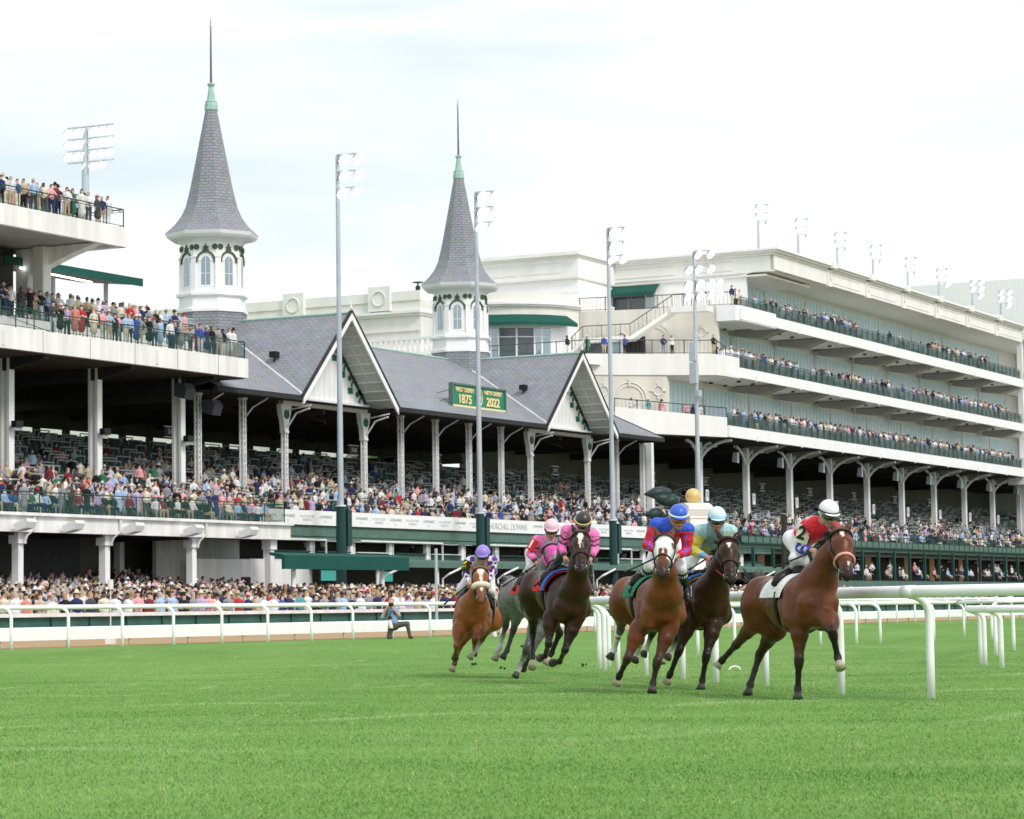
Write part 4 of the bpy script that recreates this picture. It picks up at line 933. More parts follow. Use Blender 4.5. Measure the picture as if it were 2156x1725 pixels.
# balcony rail of the lower clubhouse seats and the glazed level below
LB=empty('lower_balcony',GF(90,15.4,5),'dark green balcony front with small railing panels below the clubhouse columns','balcony')
m=MB(); m.box(GF,(51.5,175),(15.2,15.6),(5.75,6.1),GREENM); m.box(GF,(51.5,175),(15.1,15.9),(6.1,6.2),GREEN); m.box(GF,(51.5,175),(11.5,15.2),(5.8,6.05),GREENM); m.build('fascia',LB)
m=MB(); m.tube([GF(33.9,15.5,7.15),GF(175,15.5,7.15)],.035,GREEN,5); m.tube([GF(33.9,15.5,6.75),GF(175,15.5,6.75)],.02,GREEN,5)
for s in np.arange(34,175,1.5): m.bar(GF(s,15.5,6.2),GF(s,15.5,7.15),.05,GREEN)
m.build('railing',LB)
m=MB(); 
for s in np.arange(52,174,1.5): m.box(GF,(s+.08,s+1.42),(15.45,15.48),(6.22,6.7),GREENM)
o=m.build('rail_panel',LB); o['kind']='stuff'
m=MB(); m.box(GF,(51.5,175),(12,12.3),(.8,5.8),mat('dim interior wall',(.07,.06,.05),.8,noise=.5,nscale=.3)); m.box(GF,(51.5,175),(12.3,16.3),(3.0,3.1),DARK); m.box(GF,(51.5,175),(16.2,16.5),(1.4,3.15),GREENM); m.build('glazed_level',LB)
for s in np.arange(53,172,4.1):
    m=MB(); m.box(GF,(s,s+.2),(15.9,16.15),(3.1,5.8),GREEN); m.build('post',LB)
m=MB()
for s in np.arange(54.5,172,8.2): 
    m.tube([GF(s,15,5.8),GF(s,15,5.3)],.03,BLACK,5); m.lathe(GF,s,15,[(.05,5.4),(.3,5.1),(.32,5.05),(0,5.15)],BLACK,8)
m.build('pendant_lamp',LB)
for i in range(14):
    s=56+i*8.2+random.uniform(-2,2); m=MB(); m.box(GF,(s,s+random.uniform(.5,1.6)),(12.35,12.45),(3.3,5.5),mat('warm lit interior',(.42,.27,.14),.8,emit=.12)); m.build('lit_doorway',LB)
m=MB(); m.box(GF,(51.5,175),(16.5,30),(.2,.6),SEATC); 
for k in range(8): m.box(GF,(60,175),(16.5,29.4-k*1.5),(.6+k*.13,.6+(k+1)*.13),SEATC)
m.build('seat_terrace',LB)
m=MB()
for k in range(8):
    for s in np.arange(60,172,.62):
        if (int(s*1.61)%11)<2: continue
        chair(m,GF,s,28.6-k*1.5,.62+(k)*.13+.13,SEATG)
o=m.build('seats',LB); o['kind']='stuff'
# far hotel-like block at the right edge
FB=empty('far_building',CF(170,0,0),'plain pale grey tower block behind the right end of the clubhouse roof','building')
m=MB(); m.box(CF,(190,205),(-22,3.5),(0,43.2),mat('pale grey cladding',(.90,.90,.92),.8,stain=.05)); m.build('tower',FB)
m=MB(); m.box(CF,(188,212),(3.5,7),(0,39.0),mat('pale grey cladding',(.6,.6,.62))); m.box(CF,(187.9,188),(3.6,6.9),(30,36),WOLD); m.build('recess',FB)
NB=empty('next_wing',CF(150,12,0),'next wing with green balcony rails cut off by the right edge of the photo','building')
m=MB(); m.box(CF,(162,175),(4,11.5),(15.3,30.5),mat('pale mauve render',(.68,.66,.68),.85)); m.build('wall',NB)
for z in (16.3,21.8,26.6,31.5): 
    m=MB(); m.box(CF,(SB+1.5,175),(6,12.4),(z-.7,z),CREAM2); m.box(CF,(SB+1.5,175),(12.3,12.4),(z+.1,z+1.0),GREEN); m.build('balcony',NB)
for s in (SB+1.5,): m=MB(); seg(m,s,s+.6,11,11.6,6.5,31,WHITE); m.build('column',NB)
m=MB(); m.box(CF,(SB-.6,SB+4),(10.2,14),(14.3,17.3),WHITE); m.build('end_box',NB)
# ================================================================ infield things
MB_=MB; 
FP=empty('finish_post',(0,0,0),'white square finish post with a moulded cap and a gold ball on top','post')
px=atY(1460,1080,150); FP.location=(px[0],150,.12)
o0=np.array([px[0],150,0]); rf=Frame((px[0],150),62)
m=MB(); m.box(rf,(-.56,.56),(-.56,.56),(.12,6.0),WHITE); m.box(rf,(-.6,.6),(-.6,.6),(4.9,5.0),WHITE); m.box(rf,(-.62,.62),(-.62,.62),(6.0,6.15),WHITE)
m.prism(rf,[(-.62,6.1),(.62,6.1),(.8,6.5),(.8,6.68),(.4,6.86),(-.4,6.86),(-.8,6.68),(-.8,6.5)],'s',-.8,.8,WHITE); m.build('pillar',FP)
m=MB(); m.sphere([px[0],150,7.25],.45,mat('gold ball',(.72,.50,.20),.35,metal=.15),24,16); m.build('ball',FP,smooth=True)
Mx=Matrix.Identity(4); X=np.array([1,0,0.]);Z=np.array([0,-1,0.]);
def camface(x,y,z): 
    M_=Matrix.Identity(4)
    for i,(a,b,c,d) in enumerate(zip((1,0,0),(0,0,1),(0,-1,0),(x,y,z))): M_[i][0]=a;M_[i][1]=b;M_[i][2]=c;M_[i][3]=d
    return M_
text_mesh('FINISH',.42,BLACK,parent=FP,Mw=facemat(rf,0,.58,4.2),sx=.8)
# green horn loudspeakers on a stub pole left of the finish post
HS=empty('horn_speakers',(0,0,0),'cluster of dark green horn loudspeakers on a short pole left of the gold ball','loudspeaker')
hx=atY(1420,1080,146); HS.location=(hx[0],146,.12); m=MB(); m.tube([[hx[0],146,.1],[hx[0]+.02,146,6.3]],.14,mat('dark teal horn',(.018,.042,.042),.45),10); m.tube([[hx[0],146,6.3],[hx[0],146,6.75]],[.22,.28],MATS['dark teal horn'],10); m.build('pole',HS)
for (vx,vy,vx2,vy2) in ((1357,1041,1418,1035),(1398,1058,1432,1050),(1360,1083,1400,1082),(1392,1110,1430,1070),(1375,1045,1425,1060)):
    a=atY(vx,vy,145.2); b=atY(vx2,vy2,146); d=b-a; m=MB(); m.tube([a,a+d*.35,a+d*.6,a+d*.9],[.05,.33,.35,.14],MATS['dark teal horn'],14); m.build('horn',HS,smooth=True)
# two slim marker posts
for (x,yb,yt,D,lab) in ((1651,1240,1085,120,'dark banded steel pole behind the leading horse'),(918,1208,1155,118,'thin grey post standing among the apron crowd')):
    a=atY(x,yb,D);b=atY(x,yt,D); m=MB(); a[2]=.12; m.tube([a,b],.13 if x>1000 else .07,DARK if x>1000 else GALV,8); tag(m.build('marker_post'),lab,'post')
# thin measuring staff with a white base by the far rail (left)
a=gpt(233,1356); m=MB(); m.tube([a,a+[0,0,1.9]],.02,WOLD,6); m.box(WF,(a[0]-.15,a[0]+.15),(a[1]-.12,a[1]+.12),(a[2],a[2]+.33),WOLD); m.tube([a+[0,0,1.7],a+[0,0,2.0]],.09,WOLD,8); tag(m.build('marker_staff'),'thin pale staff on a small white block at the left end of the far rail','marker')
# ================================================================ IMPLICIT SURFACES (bodies of horses and people)
def d_cone(P,a,b,ra,rb,sq=None):
    ab=b-a; L2=ab@ab+1e-12; pa=P-a
    if sq is not None:   # flatten along a given axis: sq=(axis,factor)
        ax,f=sq; k=pa@ax; pa=pa+np.outer(k*(1/f-1),ax) if pa.ndim==2 else pa
    h=np.clip(pa@ab/L2,0,1); r=ra+(rb-ra)*h
    return np.linalg.norm(pa-h[...,None]*ab,axis=-1)-r
class SDF:
    def __init__(s,h,k=.04): s.p=[]; s.h=h; s.k=k
    def cone(s,a,b,ra,rb=None,c=0,k=None,sq=None): 
        s.p.append((np.array(a,float),np.array(b,float),ra,ra if rb is None else rb,c,s.k if k is None else k,sq)); return s
    def ball(s,a,r,c=0,k=None,sq=None): return s.cone(a,np.array(a)+[0,0,1e-4],r,r,c,k,sq)
    def chain(s,pts,rs,c=0,k=None,sq=None):
        for i in range(len(pts)-1): s.cone(pts[i],pts[i+1],rs[i],rs[i+1],c if not hasattr(c,'__len__') else c[i],k,sq)
    def grid(s):
        lo=np.min([np.minimum(a,b)-max(ra,rb)-.06 for a,b,ra,rb,*_ in s.p],0); hi=np.max([np.maximum(a,b)+max(ra,rb)+.06 for a,b,ra,rb,*_ in s.p],0)
        n=np.ceil((hi-lo)/s.h).astype(int)+2; D=np.full(n,9.,np.float32); h=s.h
        ax=[lo[i]+h*np.arange(n[i]) for i in range(3)]
        for a,b,ra,rb,c,k,sq in s.p:
            pad=max(ra,rb)*(1.0 if sq is None else max(1,sq[1]))+k*1.2+2*h
            i0=np.maximum(((np.minimum(a,b)-pad-lo)/h).astype(int),0); i1=np.minimum(((np.maximum(a,b)+pad-lo)/h).astype(int)+2,n)
            X=np.stack(np.meshgrid(ax[0][i0[0]:i1[0]],ax[1][i0[1]:i1[1]],ax[2][i0[2]:i1[2]],indexing='ij'),-1); sh=X.shape[:3]
            d=d_cone(X.reshape(-1,3),a,b,ra,rb,sq).reshape(sh)
            sl=D[i0[0]:i1[0],i0[1]:i1[1],i0[2]:i1[2]]
            hh=np.maximum(k-np.abs(sl-d),0)/k; D[i0[0]:i1[0],i0[1]:i1[1],i0[2]:i1[2]]=np.minimum(sl,d)-hh*hh*k*.25
        return D,lo
    def mesh(s):
        D,lo=s.grid(); return nets(D,lo,s.h)
    def weights(s,V,sig=.02,raw=False):
        ds=np.stack([d_cone(V,a,b,ra,rb,sq) for a,b,ra,rb,c,k,sq in s.p],1)
        if raw: return ds
        w=np.exp(-(ds-ds.min(1,keepdims=True))/sig); return w/w.sum(1,keepdims=True)
def nets(D,lo,h):
    S=D<0; n=np.array(D.shape)-1
    cnt=np.zeros(n,np.int8); acc=np.zeros((*n,3),np.float32)
    cor=[(0,0,0),(1,0,0),(0,1,0),(1,1,0),(0,0,1),(1,0,1),(0,1,1),(1,1,1)]
    edges=[(a,b) for a in range(8) for b in range(a+1,8) if sum(abs(cor[a][i]-cor[b][i]) for i in range(3))==1]
    f=lambda A,c:A[c[0]:c[0]+n[0],c[1]:c[1]+n[1],c[2]:c[2]+n[2]]
    for a,b in edges:
        A=f(D,cor[a]);B=f(D,cor[b]); m=(A<0)!=(B<0); t=np.where(m,A/(np.where(m,A-B,1)),0)
        ca=np.array(cor[a]);cb=np.array(cor[b])
        for i in range(3): acc[...,i]+=np.where(m,ca[i]+t*(cb[i]-ca[i]),0)
        cnt+=m
    act=cnt>0; idx=np.full(n,-1,np.int64); idx[act]=np.arange(act.sum())
    ii=np.argwhere(act); V=(ii+acc[act]/cnt[act][:,None])*h+lo
    F=[]
    for axis in range(3):
        o=[0,0,0];o[axis]=1
        A=S[:-1,:-1,:-1]; B=S[o[0]:,o[1]:,o[2]:][:n[0],:n[1],:n[2]]
        m=A!=B; u,v=[(1,2),(2,0),(0,1)][axis]
        q=np.argwhere(m); q=q[(q[:,u]>0)&(q[:,v]>0)]
        eu=np.zeros(3,int);eu[u]=1; ev=np.zeros(3,int);ev[v]=1
        g=lambda p:idx[p[:,0],p[:,1],p[:,2]]
        quad=np.stack([g(q-eu-ev),g(q-ev),g(q),g(q-eu)],1); s_=A[q[:,0],q[:,1],q[:,2]]
        quad[~s_]=quad[~s_][:,::-1]; F.append(quad[(quad>=0).all(1)])
    return V,np.concatenate(F)
def relax(V,F,it=1,lam=.5):
    n=len(V); e=np.concatenate([F[:,[0,1]],F[:,[1,2]],F[:,[2,3]],F[:,[3,0]]]); e=np.concatenate([e,e[:,::-1]])
    c=np.bincount(e[:,0],minlength=n)[:,None]
    for _ in range(it):
        a=np.stack([np.bincount(e[:,0],weights=V[e[:,1],i],minlength=n) for i in range(3)],1)/np.maximum(c,1); V=V+(a-V)*lam
    return V
def mkmesh(name,V,F,mats,colors=None,fm=None,parent=None,smooth=True):
    me=bpy.data.meshes.new(name); nv=len(V); nf=len(F); k=F.shape[1]
    me.vertices.add(nv); me.vertices.foreach_set('co',np.asarray(V,np.float32).ravel())
    me.loops.add(nf*k); me.loops.foreach_set('vertex_index',F.ravel().astype(np.int32)); me.polygons.add(nf); me.polygons.foreach_set('loop_start',(np.arange(nf)*k).astype(np.int32))
    for m in mats: me.materials.append(m)
    if fm is not None: me.polygons.foreach_set('material_index',fm.astype(np.int32))
    if smooth: me.polygons.foreach_set('use_smooth',np.ones(nf,bool))
    me.update()
    if colors is not None:
        ca=me.color_attributes.new('Col','FLOAT_COLOR','POINT'); c=np.ones((nv,4),np.float32); c[:,:3]=colors; ca.data.foreach_set('color',c.ravel())
    o=bpy.data.objects.new(name,me); COL.objects.link(o)
    if parent is not None: o.parent=parent; o.matrix_parent_inverse=pinv(parent)
    return o
def _coat(m,t,b):
    g=t.nodes.new('ShaderNodeNewGeometry'); nz=t.nodes.new('ShaderNodeTexNoise'); nz.inputs['Scale'].default_value=9; nz.inputs['Detail'].default_value=5
    bp=t.nodes.new('ShaderNodeBump'); bp.inputs['Strength'].default_value=.30; bp.inputs['Distance'].default_value=.035
    t.links.new(g.outputs['Position'],nz.inputs['Vector']); t.links.new(nz.outputs['Fac'],bp.inputs['Height']); t.links.new(bp.outputs[0],b.inputs['Normal'])
    n2=t.nodes.new('ShaderNodeTexNoise'); n2.inputs['Scale'].default_value=5; n2.inputs['Detail'].default_value=8; n2.inputs['Roughness'].default_value=.7; t.links.new(g.outputs['Position'],n2.inputs['Vector'])
    mr=t.nodes.new('ShaderNodeMapRange'); mr.inputs[1].default_value=.3; mr.inputs[2].default_value=.7; mr.inputs[3].default_value=.6; mr.inputs[4].default_value=1.3; t.links.new(n2.outputs['Fac'],mr.inputs[0])
    rr=t.nodes.new('ShaderNodeMapRange'); rr.inputs[1].default_value=.35; rr.inputs[2].default_value=.65; rr.inputs[3].default_value=.26; rr.inputs[4].default_value=.5; t.links.new(n2.outputs['Fac'],rr.inputs[0]); t.links.new(rr.outputs[0],b.inputs['Roughness'])
    vm=t.nodes.new('ShaderNodeVectorMath'); vm.operation='SCALE'; src=b.inputs['Base Color'].links[0].from_socket if b.inputs['Base Color'].links else [n for n in t.nodes if n.type=='VERTEX_COLOR'][0].outputs[0]
    t.links.new(src,vm.inputs[0]); t.links.new(mr.outputs[0],vm.inputs['Scale']); t.links.new(vm.outputs[0],b.inputs['Base Color'])
def _wrinkle(m,t,b):
    g=t.nodes.new('ShaderNodeNewGeometry'); nz=t.nodes.new('ShaderNodeTexNoise'); nz.inputs['Scale'].default_value=11; nz.inputs['Detail'].default_value=3; nz.inputs['Distortion'].default_value=1.4
    bp=t.nodes.new('ShaderNodeBump'); bp.inputs['Strength'].default_value=.75; bp.inputs['Distance'].default_value=.05
    t.links.new(g.outputs['Position'],nz.inputs['Vector']); t.links.new(nz.outputs['Fac'],bp.inputs['Height']); t.links.new(bp.outputs[0],b.inputs['Normal'])
COAT=mat('sleek horse coat',(.2,.1,.05),.30,spec=.26,vcol=True,fn=_coat)
HAIRM=mat('horse hair',(.02,.016,.014),.55,spec=.3,vcol=True)
LEATH=mat('black leather tack',(.018,.013,.012),.4)
CLOTH=mat('silks cloth',(.5,.5,.5),.5,vcol=True,spec=.3,fn=_wrinkle)
SKIN=mat('skin',(.5,.3,.22),.5,vcol=True)
EYE=mat('glossy dark eye',(.01,.008,.008),.08,spec=.8)
HOOF=mat('hoof horn',(.06,.05,.045),.5)
BUCK=mat('steel bit',(.6,.6,.6),.25,metal=.9)
def J(fx,D0):
    """joints given as crop pixel + depth offset (m) -> world points"""
    def g(x,y,dY=0.): X,Y=fx(x,y); return atY(X,Y,D0+dY)
    return g
def fxM(x,y): return 1227.8+x*.29167,1018.1+y*.29167
def fxN(x,y): return 898.4+x*.26039,1018.1+y*.26039
def fxG(x,y): return 928.3+x*.18055,1125.9+y*.18055
def unit(v): return v/(np.linalg.norm(v)+1e-9)
def horse(name_label,g,S,col):
    """S: dict of joints already in world space"""
    R=empty('racehorse',(S['barrel'][0],S['barrel'][1],gz(S['barrel'][0],S['barrel'][1])),name_label,'horse','galloping racehorses')
    body,dark,leg=[np.array(c) for c in col[:3]]; white=np.array([.72,.70,.64])
    q=SDF(.0155,.07); sc=S.get('sc',1.0)
    cols=[]
    def add(a,b,ra,rb,c,k=None,sq=None): q.cone(a,b,ra*sc,rb*sc,len(cols),k,sq); cols.append(np.array(c))
    B=body; fw=unit((S['breast']-S['rump'])*[1,1,0]); lat=np.array([-fw[1],fw[0],0]) # horse's own left
    up=np.array([0,0,1.])
    sh,ba,fl,ru=S['shoulder'],S['barrel'],S['flank'],S['rump']
    n0,n1,po=S['neck0'],S['neck1'],S['poll']
    # trunk, deep chest narrowing to the flank
    add(sh,ba,.235,.262,B,.12); add(sh-up*.13*sc,ba-up*.09*sc,.20,.225,B*.9,.12); add(ba,fl,.262,.212,B,.12); add(fl,ru,.212,.222,B,.12)
    add(sh+up*.19*sc,ba+up*.10*sc,.10,.16,B*.85,.12)   # withers
    add(sh-up*.02,S['breast'],.21,.165,B,.10)
    for s_ in (1,-1):
        add(S['breast']+lat*s_*.12*sc+up*.02,S['breast']+lat*s_*.135*sc-up*.13*sc-fw*.02,.125,.09,B*1.08,.035)
        add(sh+lat*s_*.15*sc+up*.08,sh+lat*s_*.19*sc-up*.18*sc+fw*.12*sc,.12,.125,B,.045); add(sh+lat*s_*.20*sc-up*.02-fw*.12*sc,sh+lat*s_*.185*sc-up*.24*sc-fw*.02,.10,.10,B*.96,.04); add(n0+lat*s_*.10-up*.02,sh+lat*s_*.17*sc+fw*.14*sc-up*.04,.09,.09,B*1.04,.04)
        add(ru+lat*s_*.095*sc+up*.05,ru+lat*s_*.125*sc-up*.18*sc-fw*.05,.165,.155,B,.06)
    # neck
    n0,n1,po=S['neck0'],S['neck1'],S['poll']
    nsq=(unit(np.cross(po-n0,up)),.72)
    add(sh+fw*.06*sc+up*.06*sc,n0,.225,.185,B,.12); add(n0,n1,.185,.130,B,.10); add(n1,po-up*.02,.130,.098,B,.08)
    # head
    no=S['nose']; hd=unit(no-po); L_=np.linalg.norm(no-po)
    hr=unit(np.cross(hd,up)); hu=np.cross(hr,hd)  # hu: forehead side
    hu=hu if hu@(-cF)>0 or hu[2]>.3 else hu
    P=lambda f,u=0.,r=0.: po+hd*(L_*f)+hu*u*sc+hr*r*sc
    S['P']=P; S['hd'],S['hr'],S['hu']=hd,hr,hu
    hc=B*np.array([1.0,.95,.9])
    add(P(.04,-.01),P(.28,.0),.106,.120,hc,.04); add(P(.28,.0),P(.60,.005),.114,.076,hc,.04); add(P(.60,.0),P(.76,-.003),.075,.070,hc,.03); add(P(.76,-.003),P(.88,-.005),.070,.066,(dark*2+hc)*.4,.03)
    add(P(.30,-.115),P(.60,-.085),.085,.052,hc*.9,.05); add(P(.60,-.075),P(.90,-.06),.050,.045,dark*1.0,.03)
    for s_ in (1,-1):
        add(P(.22,-.10,.062*s_),P(.44,-.10,.055*s_),.078,.058,hc*.95,.025)        # cheek
        add(P(.17,.04,.085*s_),P(.25,.045,.094*s_),.034,.026,hc*.9,.015); add(P(.34,.0,.098*s_),P(.60,-.02,.066*s_),.016,.012,hc*1.05,.012)          # brow
        add(P(.90,.0,.035*s_),P(.975,-.01,.036*s_),.038,.033,dark*1.3,.02)      # nostril wing
        e0=P(.0,.02,.062*s_); e1=S['earL'] if s_==1 else S['earR']; e1=e0+unit(e1-e0)*.19*sc*min(1.15,np.linalg.norm(e1-e0)/.15)
        mid=e0+(e1-e0)*.45; add(e0,mid,.034,.038,hc*.8,.02); add(mid,e1,.038,.010,hc*.6,.01)
    add(P(.88,-.01),P(.99,-.03),.056,.046,dark*1.5,.03); add(P(.90,-.085),P(.98,-.075),.034,.028,dark*1.8,.02)
    # legs
    def fore(nm,s_):
        el,kn,fe,ho=S[nm]
        add(sh+lat*s_*.15*sc+fw*.06*sc-up*.1*sc,el,.15,.105,B,.07)
        m=el+(kn-el)*.55; add(el,el+(kn-el)*.3,.098,.094,B*.95,.05); add(el+(kn-el)*.3,m,.094,.066,B*.9,.04); add(m,kn,.062,.050,(B+leg)*.5,.03)
        kd=unit(fe-kn); add(kn-kd*.04,kn+kd*.035,.056,.050,leg,.02)
        cm=kn+(fe-kn)*.5; cc=S.get(nm+'c',leg); add(kn+kd*.03,cm,.042,.033,leg,.02); add(cm,fe,.033,.036,cc,.02)
        add(fe,fe+unit(fe-kn)*.0+(ho-fe)*.05,.045,.043,cc,.02); hdn=unit(ho-fe); hl=np.linalg.norm(ho-fe)
        add(fe,fe+hdn*hl*.55,.036,.036,cc,.02); return fe+hdn*hl*.42,ho
    def hind(nm,s_):
        st,hk,fe,ho=S[nm]
        add(ru+lat*s_*.12*sc-up*.10*sc,st,.195,.135,B*.95,.09)
        m=st+(hk-st)*.5; add(st,m,.125,.078,B*.92,.06); add(m,hk,.074,.048,(B+leg)*.5,.03)
        kd=unit(fe-hk); bk=unit(hk-st); add(hk,hk+bk*.035,.052,.036,leg,.02); add(hk-kd*.02,hk+kd*.05,.050,.044,leg,.02)
        cm=hk+(fe-hk)*.5; cc=S.get(nm+'c',leg); add(hk+kd*.03,cm,.042,.035,cc if nm+'c' in S and S.get('band') else leg,.02); add(cm,fe,.035,.038,cc,.02)
        add(fe,fe+(ho-fe)*.05,.046,.044,cc,.02); hdn=unit(ho-fe); hl=np.linalg.norm(ho-fe)
        add(fe,fe+hdn*hl*.55,.037,.037,cc,.02); return fe+hdn*hl*.42,ho
    hv=[]
    for nm,s_ in (('FL',S.get('fs',1)),('FR',-S.get('fs',1))):
        if nm in S: hv.append((fore(nm,s_),nm))
    for nm,s_ in (('HL',S.get('fs',1)),('HR',-S.get('fs',1))):
        if nm in S: hv.append((hind(nm,s_),nm))
    V,F=q.mesh(); V=relax(V,F,2,.5)
    w=q.weights(V,.022); C=w@np.array(cols)
    # countershade of the coat (inside of the legs, belly, girth are darker haired), mottling
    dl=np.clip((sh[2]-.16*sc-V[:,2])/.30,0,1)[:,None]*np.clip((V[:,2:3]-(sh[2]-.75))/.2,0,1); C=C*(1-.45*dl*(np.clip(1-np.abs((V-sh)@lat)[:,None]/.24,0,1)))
    for mk in S.get('marks',[]):   # (along,u0,halfwidth,len) white marks on the front of the face
        f0,r0,wd,ln=mk; c=po+hd*(L_*f0); rel=V-c; a=rel@hd; r_=rel@hr-r0; u_=rel@hu
        m=(np.abs(a)<ln)&(np.abs(r_)<wd*(1-.75*np.clip(a/ln,-.2,1)))&(u_>.0); C[m]=white
    if 'hood' in S:
        rel=V-po; a=rel@hd/L_; u_=rel@hu; r_=rel@hr
        eye=np.minimum(np.linalg.norm(V-P(.26,.03,.09),axis=1),np.linalg.norm(V-P(.26,.03,-.09),axis=1))
        nose_=(a>.42)&(np.abs(r_)<.055)&(u_>0)
        m=(a>-.02)&(a<.66)&(np.linalg.norm(V-(po+np.outer(np.clip(a,0,1)*L_,hd)),axis=1)<.19)&(eye>.055)&(~nose_); C[m]=S['hood']
    if S.get('band'):
        for nm in ('HL','HR'):
            st,hk,fe,ho=S[nm]; d=fe-hk; l=np.linalg.norm(d); a=(V-hk)@d/l/l; rr=np.linalg.norm(V-hk-np.outer(np.clip(a,0,1)*l,d/l),axis=1)
            m=(rr<.09)&(a>.12)&(a<1.1); C[m]=white; C[m&(a>.34)&(a<.42)]=[.6,.03,.03]; C[m&(a>.12)&(a<.18)]=[.05,.05,.06]
    rng=np.random.default_rng(3); 
    C=C*(1+.10*np.sin(V[:,0:1]*9+V[:,2:3]*7)*np.sin(V[:,2:3]*11+V[:,1:2]*5))
    if S.get('dapple'): C=C*(1+.22*np.sin(V[:,0:1]*31)*np.sin(V[:,1:2]*29)*np.sin(V[:,2:3]*33))
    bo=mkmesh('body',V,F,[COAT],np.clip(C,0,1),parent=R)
    # eyes
    for s_ in (1,-1):
        m=MB(); m.sphere(P(.265,.026,.108*s_),.021,EYE,10,8); m.build('eye',R,smooth=True)
        m=MB(); c=P(.965,.018,.052*s_); m.sphere(c,.019,EYE,8,6,(1,.8,1.3)); m.build('nostril',R,smooth=True)
    # hooves
    for ((a,b),nm) in hv:
        hc_=S.get(nm+'h',0); m=MB(); m.tube([a,a+(b-a)*.35,b],[.040,.048,.062],HOOF if not hc_ else mat('pale worn hoof',(.40,.36,.26),.5),14); m.build('hoof',R,smooth=True)
    # mane: locks down the crest; tail
    hcol=dark*.6 if 'mane' not in S else np.array(S['mane'])
    mn=MB(); crest=[po+hu*(-.02)-hd*.05,n1-unit(np.cross(unit(po-n1),hr))*.0,n0]
    rngm=random.Random(5); ml=mat('mane '+name_label[:14],tuple(hcol),.6)
    back=-fw
    for i in range(90):
        f=i/89; c=po*(1-f)+n1*f if f<.5 else n1*(2-2*f)+n0*(2*f-1); 
        c=(po*(1-2*f)+n1*2*f) if f<.5 else (n1*(2-2*f)+n0*(2*f-1)); rr=(.104+.085*f)*sc
        axn=unit(n0-po); ub=unit(back+up*.9); ub=unit(ub-axn*(ub@axn)); st=c+ub*rr*.9
        dr=ub*rngm.uniform(.05,.11)+axn*rngm.uniform(.03,.12)+lat*rngm.uniform(-.07,.05)
        mn.tube([st-ub*.03,st+dr*.5,st+dr*rngm.uniform(.8,1.3)],[.026,.022,.010],ml,5)
    if S.get('forelock',True):
        for i in range(8): 
            r0=rngm.uniform(-.03,.03); mn.tube([P(-.03,.05,r0),P(.05,.09,r0*1.5),P(.16+rngm.uniform(0,.06),.09,r0*2)],[.018,.014,.003],ml,5)
    mn.build('mane',R,smooth=True)
    tl=MB(); d0=S['dock']
    for i in range(34):
        o_=np.array([rngm.uniform(-.05,.05) for _ in range(3)]); o2=np.array([rngm.uniform(-.13,.13) for _ in range(3)])
        tl.tube([ru+(d0-ru)*.75,d0+o_*.5,d0+(S['tail']-d0)*.5+o_*1.6,S['tail']+o2],[.035,.03,.022,.004],ml,5)
    tl.build('tail',R,smooth=True)
    # bridle
    br=MB(); 
    def loop(f,ru_,rr_,mt,w,cut=None,dz=-.03):
        pts=[P(f,dz+ru_*math.sin(a),rr_*math.cos(a)) for a in np.linspace(0,2*math.pi,19)]; br.tube(pts,w,mt,6)
    loop(.60,.128,.106,S.get('nosecol',LEATH),.018 if 'nosecol' in S else .011,dz=-.035); loop(.05,.152,.13,LEATH,.012,dz=-.03)
    for s_ in (1,-1):
        br.tube([P(.05,.0,.122*s_),P(.35,-.02,.132*s_),P(.62,-.03,.098*s_),P(.83,-.045,.074*s_)],.009,LEATH,6)
        br.tube([P(.83,-.045+.03*math.sin(a),.078*s_)+hd*.03*math.cos(a) for a in np.linspace(0,6.28,11)],.006,BUCK,5)
    br.build('bridle',R,smooth=True)
    if 'roll' in S:
        m=MB(); pts=[P(.56,.02+.075*math.sin(a)-.02,.115*math.cos(a)) for a in np.linspace(-.1,math.pi+.1,13)]
        m.tube(pts,[.03]+[.05]*11+[.03],mat('cream sheepskin',(.75,.70,.55),.95,noise=.15,nscale=30,bump=.4),10); m.build('shadow_roll',R,smooth=True)
    S['R']=R; S['lat']=lat; S['fw']=fw; S['bit']=[P(.83,-.05,.08),P(.83,-.05,-.08)]
    # saddle, cloth and girth on the back
    br_=.29*sc
    def back(a,ang,r=0.,cc=None):   # point on the trunk around the saddle: a metres along fw, ang around, r beyond skin
        c=(sh*.35+ba*.65) ; return c+fw*a+(lat*math.sin(ang)+up*math.cos(ang))*(br_+r)
    cm=MB(); A_=np.linspace(-1.42,1.42,19); X_=np.linspace(-.30,.28,7)
    for i in range(len(A_)-1):
        for j in range(len(X_)-1):
            wv=lambda x,a:.018+.012*math.sin(x*23+a*3)*(abs(a)/1.3)
            cm.face([back(X_[j],A_[i],wv(X_[j],A_[i])),back(X_[j+1],A_[i],wv(X_[j+1],A_[i])),back(X_[j+1],A_[i+1],wv(X_[j+1],A_[i+1])),back(X_[j],A_[i+1],wv(X_[j],A_[i+1]))],S['cloth'])
    o=cm.build('saddle_cloth',R); md=o.modifiers.new('s','SOLIDIFY'); md.thickness=.012; md.offset=1
    if 'cloth2' in S:
        cm=MB()
        for i in range(len(A_)-1): cm.face([back(.17,A_[i],.042),back(.30,A_[i],.046),back(.30,A_[i+1],.046),back(.17,A_[i+1],.042)],S['cloth2'])
        o=cm.build('saddle_trim',R); md=o.modifiers.new('s','SOLIDIFY'); md.thickness=.02; md.offset=1
    sm=MB(); sm.tube([back(-.2,0,.06),back(0,0,.035),back(.16,0,.05)],[.07,.075,.07],LEATH,8)
    for s_ in (1,-1): sm.tube([back(.0,.2*s_,.05),back(.02,.7*s_,.045),back(.03,1.0*s_,.04)],[.07,.07,.04],LEATH,6)
    sm.build('saddle',R,smooth=True)
